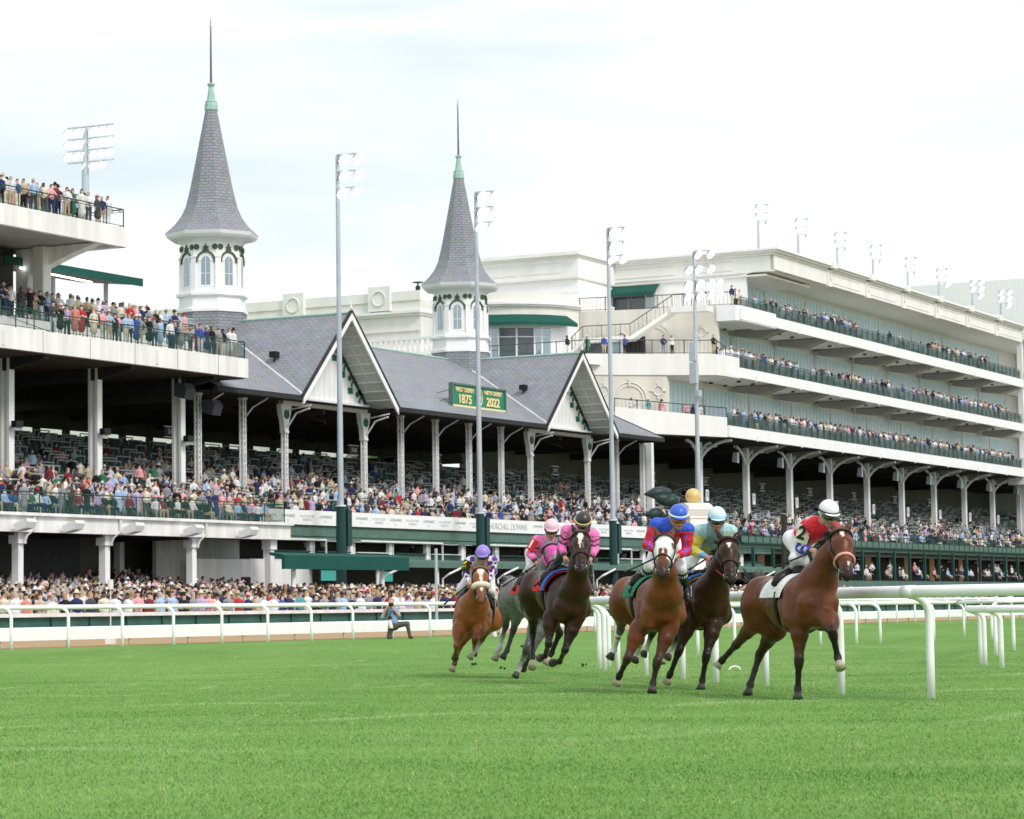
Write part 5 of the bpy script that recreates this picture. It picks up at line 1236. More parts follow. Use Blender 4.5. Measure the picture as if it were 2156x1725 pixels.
    gm=MB(); gp=[back(.12,a,.012) for a in np.linspace(1.2,2*math.pi-1.2,15)]
    gp=[p-up*(.05 if p[2]<sh[2]-.1 else 0) for p in gp]
    gm.tube(gp,.028,LEATH,6); gm.build('girth',R,smooth=True)
    S['backf']=back
    return S
HORSES={}
def mk(fx,D0): return J(fx,D0)
# ---------------- the six runners, posed joint by joint
WCL=lambda n,c:mat(n,c,.8,noise=.08,nscale=8)
BAY=([.125,.036,.0115],[.018,.014,.013],[.022,.017,.016]); DBAY=([.040,.0135,.0065],[.014,.011,.011],[.016,.013,.013])
def A(): # leader
    g=mk(fxM,29.6)
    return g,dict(rump=g(1330,810,1.35),flank=g(1410,830,1.0),barrel=g(1500,855,.62),shoulder=g(1610,850,.18),breast=g(1695,880,-.12),
      neck0=g(1700,700,-.02),neck1=g(1770,545,-.16),poll=g(1858,372,-.30),nose=g(1908,665,-.72),earL=g(1795,290,-.22),earR=g(1922,285,-.3),es=-1,
      FL=[g(1565,1010,-.02),g(1558,1290,-.08),g(1550,1480,.0),g(1550,1562,-.06)],FR=[g(1775,985,-.28),g(1803,1090,-.52),g(1838,1255,-.42),g(1860,1335,-.52)],
      HL=[g(1255,990,1.35),g(1105,1165,1.75),g(1005,1275,2.1),g(962,1325,2.12)],HR=[g(1385,1050,1.25),g(1275,1235,1.6),g(1205,1455,1.55),g(1188,1528,1.48)],
      dock=g(1300,720,1.62),tail=g(1225,690,2.2),fs=1,marks=[(.16,.0,.022,.05),(.80,-.02,.012,.03)],seat=0,FRh=1,HLh=1,
      cloth=WCL('white saddle cloth',(.78,.78,.80)),nosecol=mat('red and white noseband',(.78,.36,.33),.5))
def Bh():
    g=mk(fxM,32.6)
    return g,dict(rump=g(365,800,1.4),flank=g(420,810,1.05),barrel=g(480,840,.65),shoulder=g(545,850,.15),breast=g(562,930,-.12),
      neck0=g(590,790,-.22),neck1=g(592,640,-.42),poll=g(590,415,-.5),nose=g(567,650,-.98),earL=g(513,318,-.42),earR=g(657,320,-.42),es=-1,
      FL=[g(400,1050,.0),g(318,1270,-.05),g(262,1385,.18),g(238,1450,.25)],FR=[g(620,1050,-.05),g(532,1300,-.22),g(505,1440,-.2),g(497,1508,-.26)],
      HL=[g(285,930,1.5),g(270,1055,1.8),g(220,1205,1.95),g(193,1262,1.9)],HR=[g(410,980,1.4),g(415,1130,1.75),g(388,1240,1.95),g(370,1282,1.9)],
      dock=g(350,700,1.75),tail=g(340,760,2.1),marks=[(.50,.0,.010,.06)],hood=np.array([.80,.81,.82]),band=True,FLh=1,
      cloth=WCL('green saddle cloth',(.02,.22,.12)),HLc=np.array([.7,.68,.6]),HRc=np.array([.7,.68,.6]),forelock=False,mane=[.02,.015,.012])
def Ch():
    g=mk(fxM,33.9)
    w=np.array([.7,.68,.6])
    return g,dict(rump=g(640,830,1.45),flank=g(710,830,1.1),barrel=g(790,850,.7),shoulder=g(880,850,.2),breast=g(925,890,-.1),
      neck0=g(930,760,-.12),neck1=g(985,620,-.3),poll=g(1045,425,-.42),nose=g(1066,700,-.86),earL=g(962,345,-.36),earR=g(1128,348,-.36),es=-1,
      FL=[g(760,1010,.0),g(690,1215,-.02),g(628,1375,.12),g(602,1438,.2)],FR=[g(940,1020,-.1),g(888,1255,-.25),g(860,1420,-.15),g(850,1490,-.2)],
      HL=[g(560,960,1.5),g(500,1080,1.8),g(455,1195,2.0),g(432,1240,1.95)],HR=[g(700,980,1.4),g(685,1090,1.7),g(635,1215,1.9),g(605,1262,1.85)],
      dock=g(600,730,1.8),tail=g(560,800,2.2),marks=[(.24,.0,.022,.05)],FLh=1,HLc=w,HRc=w,cloth=WCL('orange saddle cloth',(.80,.45,.08)),cloth2=WCL('blue saddle pad',(.03,.18,.62)),mane=[.012,.01,.01])
def Dh():
    g=mk(fxN,37.2)
    return g,dict(rump=g(915,830,1.4),flank=g(985,850,1.05),barrel=g(1050,880,.65),shoulder=g(1135,920,.15),breast=g(1165,1000,-.12),
      neck0=g(1205,850,-.2),neck1=g(1228,680,-.4),poll=g(1243,425,-.5),nose=g(1248,705,-.98),earL=g(1178,345,-.42),earR=g(1318,342,-.42),es=-1,
      FL=[g(1000,1090,.0),g(985,1300,-.1),g(955,1395,.25),g(915,1412,.42)],FR=[g(1190,1130,-.05),g(1118,1350,-.15),g(1075,1440,.2),g(1015,1452,.4)],
      HL=[g(868,1010,1.45),g(858,1210,1.75),g(856,1400,1.6),g(852,1492,1.45)],HR=[g(990,1050,1.35),g(1075,1210,1.6),g(1010,1370,1.75),g(962,1462,1.7)],
      dock=g(860,760,1.75),tail=g(820,800,2.2),marks=[(.19,-.0,.042,.11),(.38,.01,.016,.07)],HRh=1,HLh=1,cloth=WCL('red saddle cloth',(.72,.02,.03)),cloth2=WCL('blue saddle trim',(.05,.15,.60)),mane=[.012,.01,.01])
def Eh():
    g=mk(fxN,40.6)
    return g,dict(rump=g(735,880,1.1),flank=g(790,890,.85),barrel=g(860,910,.5),shoulder=g(935,930,.1),breast=g(985,980,-.15),
      neck0=g(965,800,-.15),neck1=g(985,660,-.3),poll=g(1000,520,-.4),nose=g(1062,735,-.75),earL=g(978,448,-.36),earR=g(1045,450,-.36),es=-1,
      FL=[g(890,1110,.0),g(805,1335,-.1),g(748,1495,.0),g(714,1568,-.04)],FR=[g(960,1120,-.1),g(845,1370,-.1),g(800,1460,.15),g(780,1500,.3)],
      HL=[g(655,1000,1.3),g(640,1150,1.55),g(590,1325,1.4),g(550,1425,1.3)],HR=[g(745,1020,1.1),g(700,1190,1.3),g(650,1350,1.2),g(612,1412,1.15)],
      dock=g(700,800,1.4),tail=g(650,790,1.9),marks=[],HLh=1,FLc=np.array([.30,.30,.32]),HLc=np.array([.45,.45,.46]),hood=np.array([.72,.10,.42]),dapple=1,forelock=False,cloth=WCL('red and gold saddle cloth',(.65,.05,.04)),mane=[.2,.2,.2])
def Fh():
    g=mk(fxG,42.5)
    return g,dict(rump=g(520,890,1.5),flank=g(480,880,1.1),barrel=g(430,880,.65),shoulder=g(375,890,.15),breast=g(352,960,-.12),
      neck0=g(395,800,-.18),neck1=g(440,650,-.36),poll=g(458,430,-.46),nose=g(478,765,-.9),earL=g(335,350,-.32),earR=g(560,372,-.32),es=-1,
      FL=[g(215,1090,-.1),g(183,1300,-.25),g(172,1395,.1),g(165,1440,.25)],FR=[g(455,1100,-.1),g(398,1230,-.35),g(380,1370,-.15),g(335,1440,-.2)],
      HL=[g(400,1050,1.3),g(215,1310,1.5),g(160,1500,1.35),g(128,1588,1.3)],HR=[g(590,1010,1.4),g(480,1215,1.75),g(415,1340,1.7),g(385,1400,1.65)],
      dock=g(570,820,1.85),tail=g(590,880,2.2),marks=[(.20,.0,.048,.12),(.40,.0,.022,.10),(.74,.0,.02,.04)],FRh=1,HLh=1,HRc=np.array([.7,.66,.58]),FRc=np.array([.7,.66,.58]),roll=1,forelock=False,
      cloth=WCL('black saddle cloth',(.02,.02,.022)),mane=[.22,.085,.03])
CHEST=([.29,.085,.026],[.14,.055,.03],[.19,.06,.022]); GREY=([.20,.20,.21],[.07,.07,.075],[.05,.05,.055])
BAYB=([.16,.046,.015],[.020,.015,.013],[.024,.018,.017])
for key,fn,cl,lab in (('A',A,BAY,'bay racehorse with a red and white noseband and white saddle cloth, leading at the right'),
   ('B',Bh,BAYB,'bright bay racehorse wearing a white blinker hood and green saddle cloth'),
   ('C',Ch,DBAY,'dark brown racehorse with a small white diamond on its forehead'),
   ('D',Dh,DBAY,'dark brown racehorse with a white blaze and red saddle cloth, ears pricked'),
   ('E',Eh,GREY,'dapple grey racehorse in a pink hood, half hidden behind the dark brown one'),
   ('F',Fh,CHEST,'chestnut racehorse with a white blaze and cream sheepskin noseband, last of the field')):
    g,S=fn(); HORSES[key]=(g,horse(lab,g,S,cl))
# ================================================================ JOCKEYS
def jockey(key,label,Jt,c):
    g,S=HORSES[key]; lat,fw=S['lat'],S['fw']; up=np.array([0,0,1.])
    mid=S['shoulder']
    def mir(p):
        d=(p-mid)@lat; return p-lat*2*d
    J={k:v for k,v in Jt.items()}
    # lat is the horse's left = viewer right
    for a,b in (('knR','knL'),('anR','anL'),('toR','toL'),('knL','knR'),('anL','anR'),('toL','toR')):
        if a not in J and b in J: J[a]=mir(J[b])
    hip=J['hip']; sc_=(J['shL']+J['shR'])*.5; hd=J['head']
    R=empty('person',hip,label,'jockey','jockeys')
    fd=unit(J.get('face',fw*1.0+np.array([0,-.6,0]))+np.array([0,0,-.22])); rt=unit(np.cross(fd,up)); fu=np.cross(rt,fd)  # rt = person's own right = viewer left
    sk=np.array([.50,.27,.19]); 
    # continuous body: head, neck, arms inside the sleeves, hands, legs, feet
    q=SDF(.0105,.03); cols=[]
    def add(a,b,ra,rb,cc,k=None): q.cone(a,b,ra,rb,len(cols),k); cols.append(np.array(cc))
    br=np.array(c['pants'])
    F=lambda f,u,r=0.: hd+fd*f+fu*u+rt*r
    add(F(-.02,.02),F(.0,-.02),.095,.088,sk); add(F(.035,-.05),F(.055,-.105),.062,.040,sk,.03); add(F(.085,-.025),F(.105,-.052),.013,.019,sk*1.05,.02)
    add(F(.045,-.045,.035),F(.045,-.045,-.035),.035,.035,sk*1.05,.02)
    add(F(.086,-.084,.018),F(.086,-.084,-.018),.008,.008,[.36,.13,.12],.006); 
    for s_ in (1,-1): add(F(-.01,-.035,.09*s_),F(-.012,-.065,.086*s_),.014,.012,sk,.01)
    add(F(-.03,-.06),sc_+(hd-sc_)*.25,.062,.066,sk,.04)
    add(J['shL'],J['shR'],.07,.07,br,.05); add(sc_,hip,.10,.11,br,.06)
    hl=rt*.10
    for sd,w in (('L',1),('R',-1)):
        a=hip+hl*w; kn=J['kn'+sd]; an=J['an'+sd]; to=J['to'+sd]
        # keep thigh and shin at a real length
        if np.linalg.norm(kn-a)>.46: kn=a+unit(kn-a)*.46
        if np.linalg.norm(an-kn)>.44: an=kn+unit(an-kn)*.44
        if np.linalg.norm(to-an)>.2: to=an+unit(to-an)*.2
        J['kn'+sd],J['an'+sd],J['to'+sd]=kn,an,to
        add(a,kn,.105,.064,br,.04); add(kn,kn+(an-kn)*.35,.060,.055,br,.02); add(kn+(an-kn)*.35,an,.05,.036,c['sock'],.02); add(an,to,.038,.03,[.02,.02,.02],.02)
        sh=J['sh'+sd]; el=J['el'+sd]; ha=J['ha'+sd]
        if np.linalg.norm(ha-el)>.29: el=ha+unit(el-ha)*.29
        if np.linalg.norm(el-sh)>.33: el=sh+unit(el-sh)*.33
        J['el'+sd]=el
        add(sh,el,.045,.038,sk,.02); add(el,ha,.034,.027,sk,.02)
        hdir=unit(ha-el); bitp=S['bit'][0] if w==1 else S['bit'][1]; down=unit(np.array([0,0,-1.])-hdir*(-hdir[2])); side=np.cross(hdir,down)
        add(ha,ha+hdir*.055,.030,.032,sk,.015)
        for i in range(4):   # fingers curl round the rein
            o=ha+hdir*(.05+.012*(1.5-abs(i-1.5)))+side*(.016*(i-1.5)); p1=o+hdir*.030+down*.012; p2=p1+down*.032-hdir*.008; p3=p2-hdir*.026
            add(o,p1,.0115,.0105,sk*1.06,.005); add(p1,p2,.0105,.0095,sk*.98,.004); add(p2,p3,.0095,.009,sk*.95,.004)
        t0=ha+hdir*.02+side*.030*(w); add(t0,t0+hdir*.035+side*.010*w+down*.008,.013,.0115,sk,.006); add(t0+hdir*.035+side*.010*w+down*.008,t0+hdir*.055+down*.022,.0115,.010,sk*1.05,.004)
    V,Fc=q.mesh(); V=relax(V,Fc,1,.4); C=q.weights(V,.006)@np.array(cols); mkmesh('body',V,Fc,[SKIN],C,parent=R)
    # silks jacket
    q=SDF(.0125,.05); cols=[]; part=[]
    def add2(a,b,ra,rb,cc,pt,k=None): q.cone(a,b,ra,rb,len(cols),k); cols.append(np.array(cc)); part.append(pt)
    T=c['torso']; up1=sc_+(hip-sc_)*.3
    add2(sc_,hip-(hip-sc_)*.12,.135,.128,T,'t',.06); add2(J['shL'],J['shR'],.088,.088,c.get('yoke',T),'y',.06); add2(sc_+(hip-sc_)*.25+up*.04,sc_+(hip-sc_)*.6+up*.06,.115,.12,c.get('back',T),'b',.06)
    add2(sc_+(hd-sc_)*.1,sc_+(hd-sc_)*.32,.075,.068,c.get('collar',c.get('yoke',T)),'c',.02)
    for sd in 'LR':
        sh,el,ha=J['sh'+sd],J['el'+sd],J['ha'+sd]; sl=c['sleeve']
        add2(sh,sh+(el-sh)*.45,.078,.070,sl,'s'+sd,.03); add2(sh+(el-sh)*.45,el,.070,.060,sl,'s'+sd,.03); add2(el,el+(ha-el)*.6,.062,.050,sl,'f'+sd,.02); add2(el+(ha-el)*.6,el+(ha-el)*.93,.048,.036,c.get('cuff',sl),'k'+sd,.008)
    V,Fc=q.mesh(); 
    n1=np.sin(V[:,0]*41+V[:,2]*23)*np.sin(V[:,2]*37-V[:,1]*19+1); V=V+ (np.random.default_rng(2).random(V.shape)-.5)*.0+ np.stack([n1,n1*0,n1],1)*.0028
    W=q.weights(V,.004); C=W@np.array(cols); pid=np.array(part)[np.argmax(W,1)]
    if 'pat' in c: C=c['pat'](V,C,pid,J,S,fd,rt)
    mkmesh('silks',V,Fc,[CLOTH],np.clip(C,0,1),parent=R)
    # boots
    for sd in 'LR':
        kn,an,to=J['kn'+sd],J['an'+sd],J['to'+sd]; m=MB(); a=kn+(an-kn)*c.get('boot',.3)
        m.tube([a,a+(an-kn)*.25,an+(kn-an)*.08,an],[.060,.058,.046,.047],mat('polished boot '+key,tuple(c['bootc']),.22,spec=.5),12); td=unit(to-an)
        m.tube([an-td*.05,an+td*.02,an+td*.10,to+td*.02],[.038,.046,.044,.022],MATS['polished boot '+key],12); m.build('boot',R,smooth=True)
        st=MB(); p=an+td*.07-up*.05; st.tube([p+lat*.055+up*.13,p+lat*.06,p-lat*.06,p-lat*.055+up*.13],.008,BUCK,5); st.build('stirrup',S['R'])
    # helmet and goggles
    hc=F(-.012,.045); m=MB(); H=mat('helmet cover '+key,tuple(c['helmet']),.35,spec=.5)
    V=[];n=20
    def hp(th,ph,r=1): return hc+r*(fd*.130*math.sin(ph)*math.cos(th)+rt*.112*math.sin(ph)*math.sin(th)+fu*.118*math.cos(ph))
    rows=[0.01,.25,.5,.75,1.0,1.25,1.5,1.72]
    for ph in rows:
        for k in range(n): V.append(hp(2*math.pi*k/n,ph))
    FF=[(j*n+k,(j+1)*n+k,(j+1)*n+(k+1)%n,j*n+(k+1)%n) for j in range(len(rows)-1) for k in range(n)]; m.mesh(V,FF,H); ho=m.build('helmet',R,smooth=True)
    m=MB(); m.tube([hp(2*math.pi*k/n,1.55,1.012) for k in range(n+1)],c.get('bandw',.011),mat('helmet band '+key,tuple(c['band']),.5),6); m.build('helmet_band',ho)
    m=MB(); 
    for s_ in range(9): pass
    vis=[hp(a,1.52,1.0) for a in np.linspace(-.8,.8,9)]; vo=[hp(a,1.62,1.16+.14*math.cos(a*1.9)) for a in np.linspace(-.8,.8,9)]
    for i in range(8): m.face([vis[i],vis[i+1],vo[i+1],vo[i]],H)
    o=m.build('peak',ho); md=o.modifiers.new('s','SOLIDIFY'); md.thickness=.008
    gm=MB(); gl=mat('goggle lens '+key,tuple(c.get('lens',(.01,.01,.012))),.06,spec=1); 
    gm.tube([F(.03,-.008,.088),F(.085,-.008,.055),F(.108,-.008,.0),F(.085,-.008,-.055),F(.03,-.008,-.088)],[.018,.031,.028,.031,.018],gl,8); gm.build('goggles',R,smooth=True)
    gm=MB(); gm.tube([F(.03,-.003,.097),F(-.04,.01,.105),F(-.10,.02,.05),F(-.10,.02,-.05),F(-.04,.01,-.105),F(.03,-.003,-.097)],.013,mat('strap '+key,tuple(c.get('strap',(.02,.02,.02))),.6),6)
    gm.tube([F(.0,.0,.10),F(.02,-.08,.07),F(.045,-.125,.0),F(.02,-.08,-.07),F(.0,.0,-.10)],.008,MATS['strap '+key],5); gm.build('strap',R,smooth=True)
    # reins belong to the horse
    rm=MB(); 
    for b_,ha in ((S['bit'][0],J['haL']),(S['bit'][1],J['haR'])): 
        mm_=(b_+ha)*.5-up*.03; rm.tube([b_,mm_,ha+up*-.02],.010,mat('rein '+key,tuple(c.get('rein',(.02,.015,.012))),.5),6)
    rm.tube([J['haL'],(J['haL']+J['haR'])*.5-up*.02,J['haR']],.010,MATS['rein '+key],6); rm.build('reins',S['R'],smooth=True)
    if 'num' in c:
        tx,pc,ic,w_,h_,sd=c['num']; w_*=1.1; h_*=1.1; sh,el=J['sh'+sd],J['el'+sd]; ax=unit(sh-el); cen=sh*.62+el*.38+ (sh-el)*0; nn=unit(-cF*1.0+rt*.9*(1 if sd=='L' else -1)); nn=unit(nn-ax*(nn@ax)); xx=np.cross(ax,nn); p0=cen+nn*.098
        m=MB(); 
        pts=[]; 
        for i in range(5):
            for j in range(4):
                a=(i/4-.5)*w_; b=(j/3-.5)*h_; pts.append(p0+xx*a+ax*b-nn*(a*a*5.5))
        m.mesh(pts,[(i*4+j,(i+1)*4+j,(i+1)*4+j+1,i*4+j+1) for i in range(4) for j in range(3)],mat('number patch '+key,pc,.7)); o=m.build('number_patch',R); md=o.modifiers.new('s','SOLIDIFY'); md.thickness=.01
        Mw=Matrix.Identity(4); pp=p0+nn*.012
        for i in range(3): Mw[i][0]=xx[i];Mw[i][1]=ax[i];Mw[i][2]=nn[i];Mw[i][3]=pp[i]
        text_mesh(tx,h_*1.0,mat('number ink '+key,ic,.6),name='number',parent=R,Mw=Mw,ext=.004,bold=.006)
    return J
def whip(a,b,label):
    m=MB(); m.tube([a,a+(b-a)*.2,a+(b-a)*.8,b],[.013,.011,.009,.016],BLACK,6); tag(m.build('riding_whip'),label,'whip','riding whips')
def along(V,a,b):
    d=b-a; l=np.linalg.norm(d); return (V-a)@d/l/l
def starpat(V,C,cen,ax,side,r,col):
    for c_ in cen:
        d=V-c_; x=d@side; y=d@ax; n_=np.linalg.norm(d,axis=1); a=np.arctan2(x,y); rr=r*(.62+.38*np.cos(5*a)); C[(np.hypot(x,y)<rr)&(n_<r*1.6)]=col
    return C
def patA(V,C,pid,J,S,fd,rt):
    for sd in 'LR':
        for a,b,ks in ((J['sh'+sd],J['el'+sd],(.25,.85)),(J['el'+sd],J['ha'+sd],(.25,.7))):
            ax=unit(a-b); nn=unit(-cF-ax*(-cF@ax)); sd_=np.cross(ax,nn); C=starpat(V,C,[a+(b-a)*k+nn*.06 for k in ks],ax,sd_,.038,[.75,.75,.78])
    return C
def patB(V,C,pid,J,S,fd,rt):
    sc_=(J['shL']+J['shR'])*.5; up=(V[:,2]>sc_[2]-.06); m=np.isin(pid,['t','y','b','c']); C[m&up]=[.03,.10,.62]; C[m&~up]=[.62,.02,.05]
    for sd in 'LR':
        for a,b in ((J['sh'+sd],J['el'+sd]),(J['el'+sd],J['ha'+sd])):
            ax=unit(a-b); nn=unit(-cF-ax*(-cF@ax)); s2=np.cross(ax,nn); d=(V-a)@s2*(1 if sd=='L' else -1); t=along(V,a,b)
            mm=np.isin(pid,['s'+sd,'f'+sd])&(np.abs(d-.02)<.014)&(np.sin(t*22)>-.6); C[mm]=[.22,.10,.62]
    return C
def patC(V,C,pid,J,S,fd,rt):
    sc_=(J['shL']+J['shR'])*.5; m=np.isin(pid,['t','b']); C[m]=[.22,.33,.36]
    for k,(a,b) in enumerate(((-.09,-.20),(.06,-.24),(-.02,-.33))):
        c=sc_+rt*(-a)+np.array([0,0,b])+fd*.1; d=V-c; C[m&((np.abs(d@rt)/.055+np.abs(d[:,2])/.075)<1)]=[.50,.48,.08]
    return C
def patD(V,C,pid,J,S,fd,rt):
    for sd in 'LR':
        a,b=J['sh'+sd],J['el'+sd]; ax=unit(a-b); nn=unit(-cF-ax*(-cF@ax)); s2=np.cross(ax,nn)
        for k in (.5,.82):
            t=along(V,a,b)-k+np.abs((V-a)@s2)*1.8; C[np.isin(pid,['s'+sd])&(np.abs(t)<.055)]=[.02,.01,.02]
    return C
def patF(V,C,pid,J,S,fd,rt):
    pu=[.15,.03,.30]
    for sd in 'LR':
        for a,b in ((J['sh'+sd],J['el'+sd]),(J['el'+sd],J['ha'+sd])):
            ax=unit(a-b); nn=unit(-cF-ax*(-cF@ax)); s2=np.cross(ax,nn)
            for i,k in enumerate((.2,.55,.9)):
                for j in (-1,1,3):
                    an=j*.75+(i%2)*.75; c=a+(b-a)*k+(nn*math.cos(an)+s2*math.sin(an))*.062; C[np.linalg.norm(V-c,axis=1)<.033]=pu
    sc_=(J['shL']+J['shR'])*.5; m=np.isin(pid,['y','t','b','c']); d=V-sc_; ck=(np.floor(d@rt/.09+50)+np.floor(d[:,2]/.08+50))%2; C[m&(ck>0)]=pu; C[m&(d@fd>.03)&(np.abs(d@rt)<.10)]=[.42,.38,.36]
    return C
PINK=[.92,.20,.55]
gA,gB,gC,gD,gE,gF=[HORSES[k][0] for k in 'ABCDEF']
JA=jockey('A','jockey in white helmet, red silks and blue starred sleeves, on the leading bay',
 dict(head=gA(1772,222,.12),face=np.array([.35,-1,-.25]),shL=gA(1622,318,.42),shR=gA(1790,318,.22),elL=gA(1558,468,.46),haL=gA(1652,484,.14),elR=gA(1790,430,.2),haR=gA(1700,505,.02),hip=gA(1562,400,.72),knL=gA(1592,560,.40),anL=gA(1447,722,.62),toL=gA(1400,800,.42)),
 dict(pants=[.78,.77,.80],sock=[.55,.35,.32],torso=[.70,.012,.03],yoke=[.70,.012,.03],back=[.78,.78,.80],sleeve=[.035,.05,.34],helmet=(.82,.82,.83),band=(.02,.02,.03),bootc=(.015,.013,.014),boot=.42,strap=(.75,.75,.77),pat=patA,num=('2',(.80,.78,.55),(.01,.01,.01),.15,.19,'L')))
JB=jockey('B','jockey in a royal blue helmet with amber goggles and blue and red silks',
 dict(head=gB(688,245,-.02),face=np.array([.15,-1,-.25]),shL=gB(530,298,.18),shR=gB(752,335,.16),elL=gB(462,440,.18),haL=gB(545,500,.0),elR=gB(748,490,.18),haR=gB(680,522,-.02),hip=gB(610,430,.62),knL=gB(478,600,.30),anL=gB(388,712,.50),toL=gB(338,778,.36),knR=gB(712,620,.30),anR=gB(742,755,.5),toR=gB(758,845,.36)),
 dict(pants=[.78,.78,.80],sock=[.03,.02,.10],torso=[.62,.02,.05],yoke=[.03,.10,.62],back=[.03,.10,.62],sleeve=[.62,.02,.05],helmet=(.035,.12,.62),band=(.70,.78,.85),bandw=.013,bootc=(.015,.015,.02),boot=.1,lens=(.30,.07,.01),strap=(.60,.50,.25),pat=patB))
JC=jockey('C','jockey in a pale blue helmet and black goggles with light blue and yellow silks',
 dict(head=gC(968,258,-.02),face=np.array([.05,-1,-.2]),shL=gC(842,345,.18),shR=gC(1062,345,.16),elL=gC(800,488,.2),haL=gC(888,530,.0),elR=gC(1040,470,.18),haR=gC(925,560,-.04),hip=gC(880,470,.62),knL=gC(762,610,.34),anL=gC(700,650,.62),toL=gC(690,720,.5)),
 dict(pants=[.78,.78,.80],sock=[.12,.08,.07],torso=[.22,.33,.36],yoke=[.40,.62,.70],back=[.40,.62,.70],sleeve=[.72,.62,.10],cuff=[.12,.36,.66],helmet=(.62,.78,.84),band=(.20,.45,.78),bootc=(.015,.015,.015),boot=.3,rein=(.45,.06,.05),pat=patC))
JD=jockey('D','jockey in black helmet and bright pink silks on the dark brown blazed horse',
 dict(head=gD(1266,318,-.04),face=np.array([.02,-1,-.55]),shL=gD(1135,385,.16),shR=gD(1345,420,.16),elL=gD(1092,510,.2),haL=gD(1118,600,.0),elR=gD(1360,530,.14),haR=gD(1325,610,.0),hip=gD(1170,480,.62),knL=gD(1085,600,.32),anL=gD(965,755,.5),toL=gD(915,812,.36),knR=gD(1312,690,.32),anR=gD(1325,820,.5),toR=gD(1340,890,.36)),
 dict(pants=[.03,.03,.035],sock=[.07,.07,.08],torso=PINK,yoke=PINK,back=[.82,.30,.58],sleeve=PINK,cuff=[.03,.01,.02],helmet=(.035,.028,.033),band=(.70,.50,.20),bandw=.013,bootc=(.03,.03,.035),boot=.35,pat=patD))
JE=jockey('E','jockey in a pale pink helmet and pink silks with number 1, on the grey horse',
 dict(head=gE(1010,372,-.02),face=np.array([.05,-1,-.3]),shL=gE(895,465,.16),shR=gE(1075,510,.14),elL=gE(838,570,.18),haL=gE(888,640,.0),elR=gE(1070,600,.16),haR=gE(1000,655,-.02),hip=gE(900,560,.58),knL=gE(838,675,.32),anL=gE(745,795,.5),toL=gE(705,858,.36)),
 dict(pants=[.78,.78,.80],sock=[.05,.05,.055],torso=PINK,yoke=PINK,sleeve=PINK,cuff=[.03,.01,.02],helmet=(.80,.52,.62),band=(.78,.48,.58),bootc=(.03,.03,.035),boot=.0,pat=patD,num=('1',(.65,.02,.03),(.8,.8,.8),.13,.17,'L')))
JF=jockey('F','jockey in lilac helmet and white and purple spotted silks on the chestnut',
 dict(head=gF(490,238,-.02),face=np.array([-.05,-1,-.3]),shL=gF(345,315,.16),shR=gF(595,305,.16),elL=gF(290,460,.18),haL=gF(328,560,.0),elR=gF(612,430,.18),haR=gF(545,555,.0),hip=gF(480,400,.62),knR=gF(592,670,.32),anR=gF(590,790,.5),toR=gF(602,880,.36)),
 dict(pants=[.76,.76,.79],sock=[.03,.03,.035],torso=[.15,.03,.30],yoke=[.75,.75,.78],sleeve=[.76,.76,.79],helmet=(.32,.22,.68),band=(.30,.22,.66),bootc=(.015,.015,.018),boot=.1,pat=patF,num=('6',(.02,.02,.02),(.80,.75,.03),.16,.16,'L')))
whip(gA(1668,490,.1),gA(1378,606,.5),'long black riding whip held by the jockey on the leading bay')
whip(gB(520,540,.0),gB(300,642,.3),'black riding whip pointing back from the hand of the jockey in the blue helmet')
whip(gC(900,538,-.02),gC(765,622,.25),'black riding whip in the hand of the jockey in light blue and yellow')
whip(gD(1118,610,.0),gD(870,832,.3),'black riding whip held beside the dark brown blazed horse')
whip(gE(890,655,.0),gE(615,832,.3),'black riding whip trailing behind the jockey on the grey horse')
whip(gF(330,575,.0),gF(38,812,.3),'long brown and black riding whip pointing down from the chestnut horse')
# ================================================================ SPECTATORS
PAL={'white':(.74,.74,.76),'navy':(.03,.04,.12),'light blue':(.38,.52,.74),'pink':(.80,.38,.42),'red':(.46,.045,.05),'black':(.018,.018,.02),'grey':(.28,.28,.30),'tan':(.52,.42,.30),'lilac':(.50,.38,.62),'green':(.04,.17,.09),'coral':(.64,.25,.19),'cream':(.72,.66,.52),'royal blue':(.05,.10,.34),'teal':(.12,.34,.36),'burgundy':(.20,.03,.05),'charcoal':(.07,.07,.08),'yellow':(.75,.58,.12)}
TOPS=['white']*12+['navy']*9+['light blue']*7+['pink']*3+['red']*1+['black']*9+['grey']*6+['tan']*4+['lilac']*3+['coral']*1+['cream']*4+['royal blue']*1+['teal','burgundy','burgundy','charcoal','charcoal','charcoal','green']
BOTS=['navy','charcoal','charcoal','tan','tan','grey','black','cream','white','navy']
HAIR={'dark':(.035,.022,.015),'brown':(.12,.06,.03),'fair':(.42,.28,.13),'grey':(.40,.38,.36),'black':(.015,.012,.012)}
SKINS=[(.58,.38,.29),(.66,.47,.39),(.46,.29,.21),(.17,.10,.075)]
def _pm(n,c): return mat('spectator '+n,c,.75,spec=.15)
